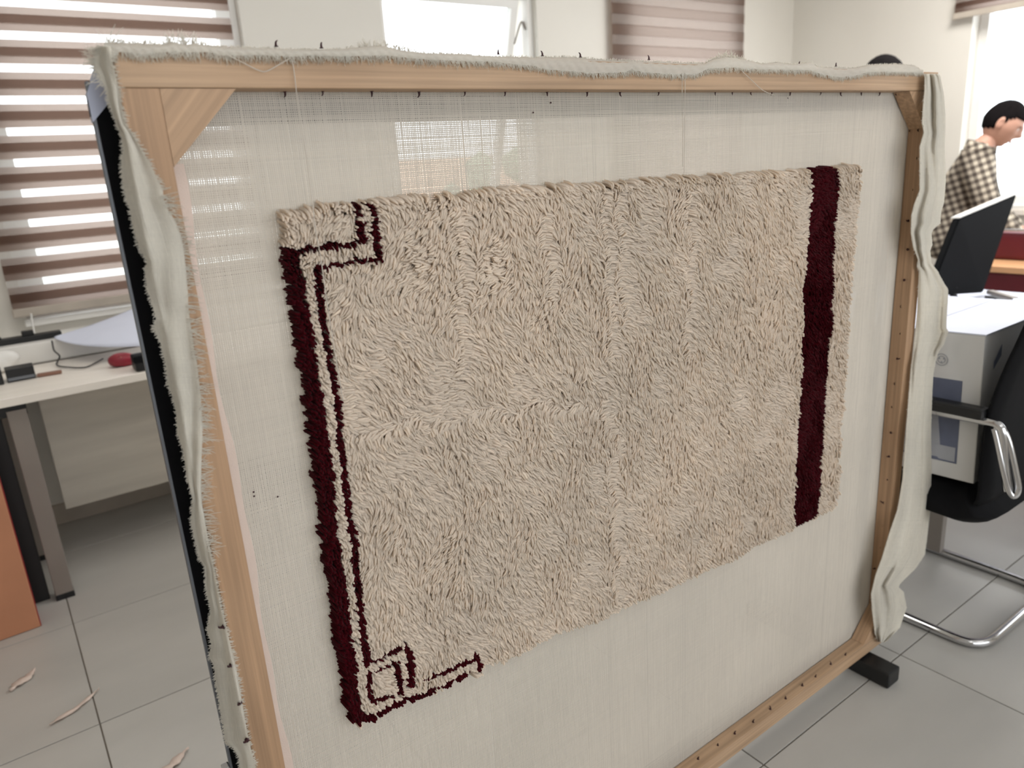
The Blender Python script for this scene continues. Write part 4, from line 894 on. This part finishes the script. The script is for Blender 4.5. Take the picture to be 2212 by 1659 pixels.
# ================================================================= PEOPLE
def skin_body(name, J, E, Rr, m, parent, sub=2, root=0):
    me = bpy.data.meshes.new(name); me.from_pydata([tuple(j) for j in J], E, []); me.update()
    o = bpy.data.objects.new(name, me); C.objects.link(o); o.parent = parent
    md = o.modifiers.new('skin', 'SKIN'); md.use_smooth_shade = True
    for i, v in enumerate(me.skin_vertices[0].data): v.radius = Rr[i] if isinstance(Rr[i], tuple) else (Rr[i], Rr[i]); v.use_root = (i == root)
    s = o.modifiers.new('sub', 'SUBSURF'); s.levels = sub; s.render_levels = sub
    me.materials.append(m); return o
def head_mesh(name, parent, loc, pitch, skinm, hairm):
    """head faces local +X. returns after adding head, hair, ears(in head), eyes"""
    bm = bmesh.new(); bmesh.ops.create_uvsphere(bm, u_segments=48, v_segments=36, radius=1)
    def shape(c, grow=0.0):
        x, y, z = c
        X = x * .098; Y = y * .076; Z = z * .118
        if z < -.1: k = 1 - .34 * min(1, (-z - .1) / .9) ** 1.2; Y *= k; X = X * (1 - .12 * (-z)) + .012 * (-z)
        if x > .3 and z < .35: X = max(X, 0) * .96 + .004                     # flat face
        # brow, nose, lips, chin
        g = lambda a, b, cy, cz, s1, s2: a * math.exp(-((y - cy) / s1) ** 2 - ((z - cz) / s2) ** 2) if x > 0 else 0
        X += g(.007, 0, 0, .16, .5, .09) + g(.024, 0, 0, -.20, .13, .13) + g(.012, 0, 0, -.02, .10, .16) + g(.009, 0, 0, -.50, .28, .055) + g(.008, 0, 0, -.62, .26, .05) + g(.013, 0, 0, -.86, .38, .13)
        X -= g(.008, 0, .38, .04, .18, .10) + g(.008, 0, -.38, .04, .18, .10) + g(.004, 0, 0, -.56, .3, .02)
        return X, Y, Z
    for v in bm.verts: v.co = Vector(shape(v.co))
    for s in (-1, 1):                                                          # ears
        mtx = Matrix.Translation((-.008, s * .078, -.004)) @ Matrix.Rotation(s * -.3, 4, 'Z') @ Matrix.Diagonal((.019, .009, .033, 1))
        r = bmesh.ops.create_uvsphere(bm, u_segments=16, v_segments=12, radius=1, matrix=mtx)
        for v in r['verts']:
            d = (v.co - Vector((-.004, s * .086, 0)));
            if d.length < .013: v.co.y -= s * .004
    h = obj(name, bm, skinm, parent, smooth=True); h.location = loc; h.rotation_euler = (0, pitch, 0)
    bm = bmesh.new(); bmesh.ops.create_uvsphere(bm, u_segments=48, v_segments=36, radius=1)
    kill = []
    for v in bm.verts:
        c = v.co.copy(); x, y, z = c
        lim = .42 if x > .45 else (.42 - (.45 - x) * 1.35 if x > -.1 else -.32 - (-.1 - x) * .35)
        if abs(y) > .75 and x > -.2: lim = max(lim, .02 if x < .25 else .2)
        q = Vector(shape(c)); out = Vector((q.x, q.y, q.z)).normalized()
        if z < lim: kill.append(v)
        v.co = q + out * (.0055 + .002 * math.sin(x * 40 + y * 31) * math.sin(z * 37))
    bmesh.ops.delete(bm, geom=kill, context='VERTS')
    hr = obj('hair', bm, hairm, h, smooth=True); sd = hr.modifiers.new('t', 'SOLIDIFY'); sd.thickness = .009; sd.offset = -1
    for s in (-1, 1):
        bm = bmesh.new(); bmesh.ops.create_uvsphere(bm, u_segments=12, v_segments=8, radius=.011, matrix=Matrix.Translation((.077, s * .029, .004)))
        obj('eye', bm, M['eyew'], h, smooth=True)
        bm = bmesh.new(); prism(bm, [(.088, s * .029 - .016, .018), (.088, s * .029 + .016, .018), (.082, s * .029 + .014, .023), (.082, s * .029 - .014, .023)], (.006, 0, 0)); obj('eyebrow', bm, hairm, h)
    bm = bmesh.new(); bmesh.ops.create_uvsphere(bm, u_segments=14, v_segments=8, radius=1, matrix=Matrix.Translation((.094, 0, -.066)) @ Matrix.Diagonal((.007, .021, .0055, 1))); obj('lips', bm, M['redbag'] if False else M['skin'], h, smooth=True)
    return h
def person(label, headp, yaw, bow, shirt, pants, group=None, height=None):
    """headp: world centre of the head; figure faces +X locally"""
    root = thing('person', label, 'person', (headp[0], headp[1], 0.0), yaw)
    hz = headp[2]; k = hz / 1.60 if bow < .2 else 1.0
    # spine leaning forward: hips behind the head
    hipx = -.30 * math.sin(bow) - .10 * bow; hip = np.array((hipx, 0, .92 * min(1, hz / 1.45)))
    nk = np.array((-.075 - .05 * bow, 0, hz - .125)); ch_ = nk + (np.array((hipx, 0, hip[2])) - nk) * .33; bl2 = nk + (np.array((hipx, 0, hip[2])) - nk) * .72
    ch_ = ch_ + np.array((-.03 * bow, 0, 0))
    J = [hip, bl2, ch_, nk, np.array((-.02, 0, hz - .045))]; Rr = [(.13, .10), (.115, .085), (.115, .08), (.056, .056), (.055, .055)]
    E = [(0, 1), (1, 2), (2, 3), (3, 4)]
    for s in (-1, 1):
        b = len(J)
        sh = nk + np.array((-.01, s * .185, -.07)); el = sh + np.array((.05 + .10 * bow, s * .045, -.27)); wr = el + np.array((.18, -s * .03, -.15)); hd = wr + np.array((.07, -s * .01, -.03))
        J += [sh, el, wr, hd]; Rr += [(.045, .042), (.038, .036), (.028, .026), (.036, .018)]; E += [(2, b), (b, b + 1), (b + 1, b + 2), (b + 2, b + 3)]
        for f in range(4):
            y = (f - 1.5) * .019; L = (.052, .062, .066, .054)[f]; i = len(J)
            J += [hd + np.array((.03, y, -.008)), hd + np.array((.03 + L * .55, y * 1.2, -.018)), hd + np.array((.03 + L * .95, y * 1.25, -.04))]; Rr += [(.010, .010), (.009, .009), (.0075, .0075)]
            E += [(b + 3, i), (i, i + 1), (i + 1, i + 2)]
        i = len(J); J += [hd + np.array((.0, -s * .034, -.01)), hd + np.array((.032, -s * .046, -.022))]; Rr += [(.012, .012), (.0095, .0095)]; E += [(b + 3, i), (i, i + 1)]
        i = len(J); J += [hip + np.array((0, s * .095, -.07)), np.array((hip[0] + .02, s * .10, .50)), np.array((hip[0] - .01, s * .10, .10)), np.array((hip[0] + .05, s * .105, .045)), np.array((hip[0] + .17, s * .12, .035))]
        Rr += [(.088, .088), (.06, .06), (.042, .042), (.04, .036), (.036, .022)]; E += [(0, i), (i, i + 1), (i + 1, i + 2), (i + 2, i + 3), (i + 3, i + 4)]
    skin_body('body', J, E, Rr, M['skin'], root, 2)
    # shirt (torso + sleeves) and trousers follow the same skeleton, a little fuller
    J2 = [hip + (0, 0, -.26), hip + (0, 0, -.04), bl2, ch_, nk + (0, 0, -.008)]; R2 = [(.20, .20) if bow > .2 else (.13, .12), (.19, .185) if bow > .2 else (.14, .13), (.178, .168), (.188, .155), (.086, .084)]; E2 = [(0, 1), (1, 2), (2, 3), (3, 4)]
    for s in (-1, 1):
        b = len(J2); o5 = 5 if s < 0 else 5 + 4 + 12 + 2 + 5
        sh, el, wr = J[o5], J[o5 + 1], J[o5 + 2]
        J2 += [sh, el, wr - (wr - el) * .08]; R2 += [(.085, .082), (.066, .064), (.046, .044)]; E2 += [(3, b), (b, b + 1), (b + 1, b + 2)]
    skin_body('shirt', J2, E2, R2, shirt, root, 2)
    J3 = [hip + (.02, 0, -.20)]; R3 = [(.09, .09)]; E3 = []
    for s in (-1, 1):
        i = len(J3); J3 += [hip + np.array((.02, s * .09, -.24)), np.array((hip[0] + .02, s * .10, .50)), np.array((hip[0] - .01, s * .10, .09))]; R3 += [(.085, .085), (.078, .078), (.062, .062)]; E3 += [(0, i), (i, i + 1), (i + 1, i + 2)]
        bm = bmesh.new(); bmesh.ops.create_uvsphere(bm, u_segments=20, v_segments=12, radius=1, matrix=Matrix.Translation((hip[0] + .08, s * .112, .04)) @ Matrix.Diagonal((.14, .05, .045, 1)))
        for v in bm.verts: v.co.z = max(v.co.z, .002)
        obj('shoe', bm, M['blk'], root, smooth=True)
    skin_body('trousers', J3, E3, R3, pants, root, 2)
    # collar
    bm = bmesh.new(); n = 24; A = []
    for zz, r in ((-.012, .082), (.032, .066), (.034, .062), (-.008, .074)):
        A.append([bm.verts.new(tuple(nk + np.array((r * math.cos(2 * math.pi * q_ / n) + .004, r * .98 * math.sin(2 * math.pi * q_ / n), zz - .02 * math.cos(2 * math.pi * q_ / n))))) for q_ in range(n)])
    for a in range(3):
        for q_ in range(n): bm.faces.new((A[a][q_], A[a][(q_ + 1) % n], A[a + 1][(q_ + 1) % n], A[a + 1][q_]))
    obj('collar', bm, shirt, root, smooth=True)
    head_mesh('head', root, (.0, 0, hz), .55 if bow > .2 else .1, M['skin'], M['hair']); return root
hp = atd(2166, 266, 4.05)
person('man in a beige and brown checked shirt bowing his head beside the right window', hp, math.atan2(-.93, .36), .42, M['check'], M['trousers'])
hp2 = atd(1907, 175, 3.7); person('dark-haired person almost hidden behind the frame, only the hair top showing', hp2, math.atan2(.8, -.6), .05, M['jacket'], M['trousers'])
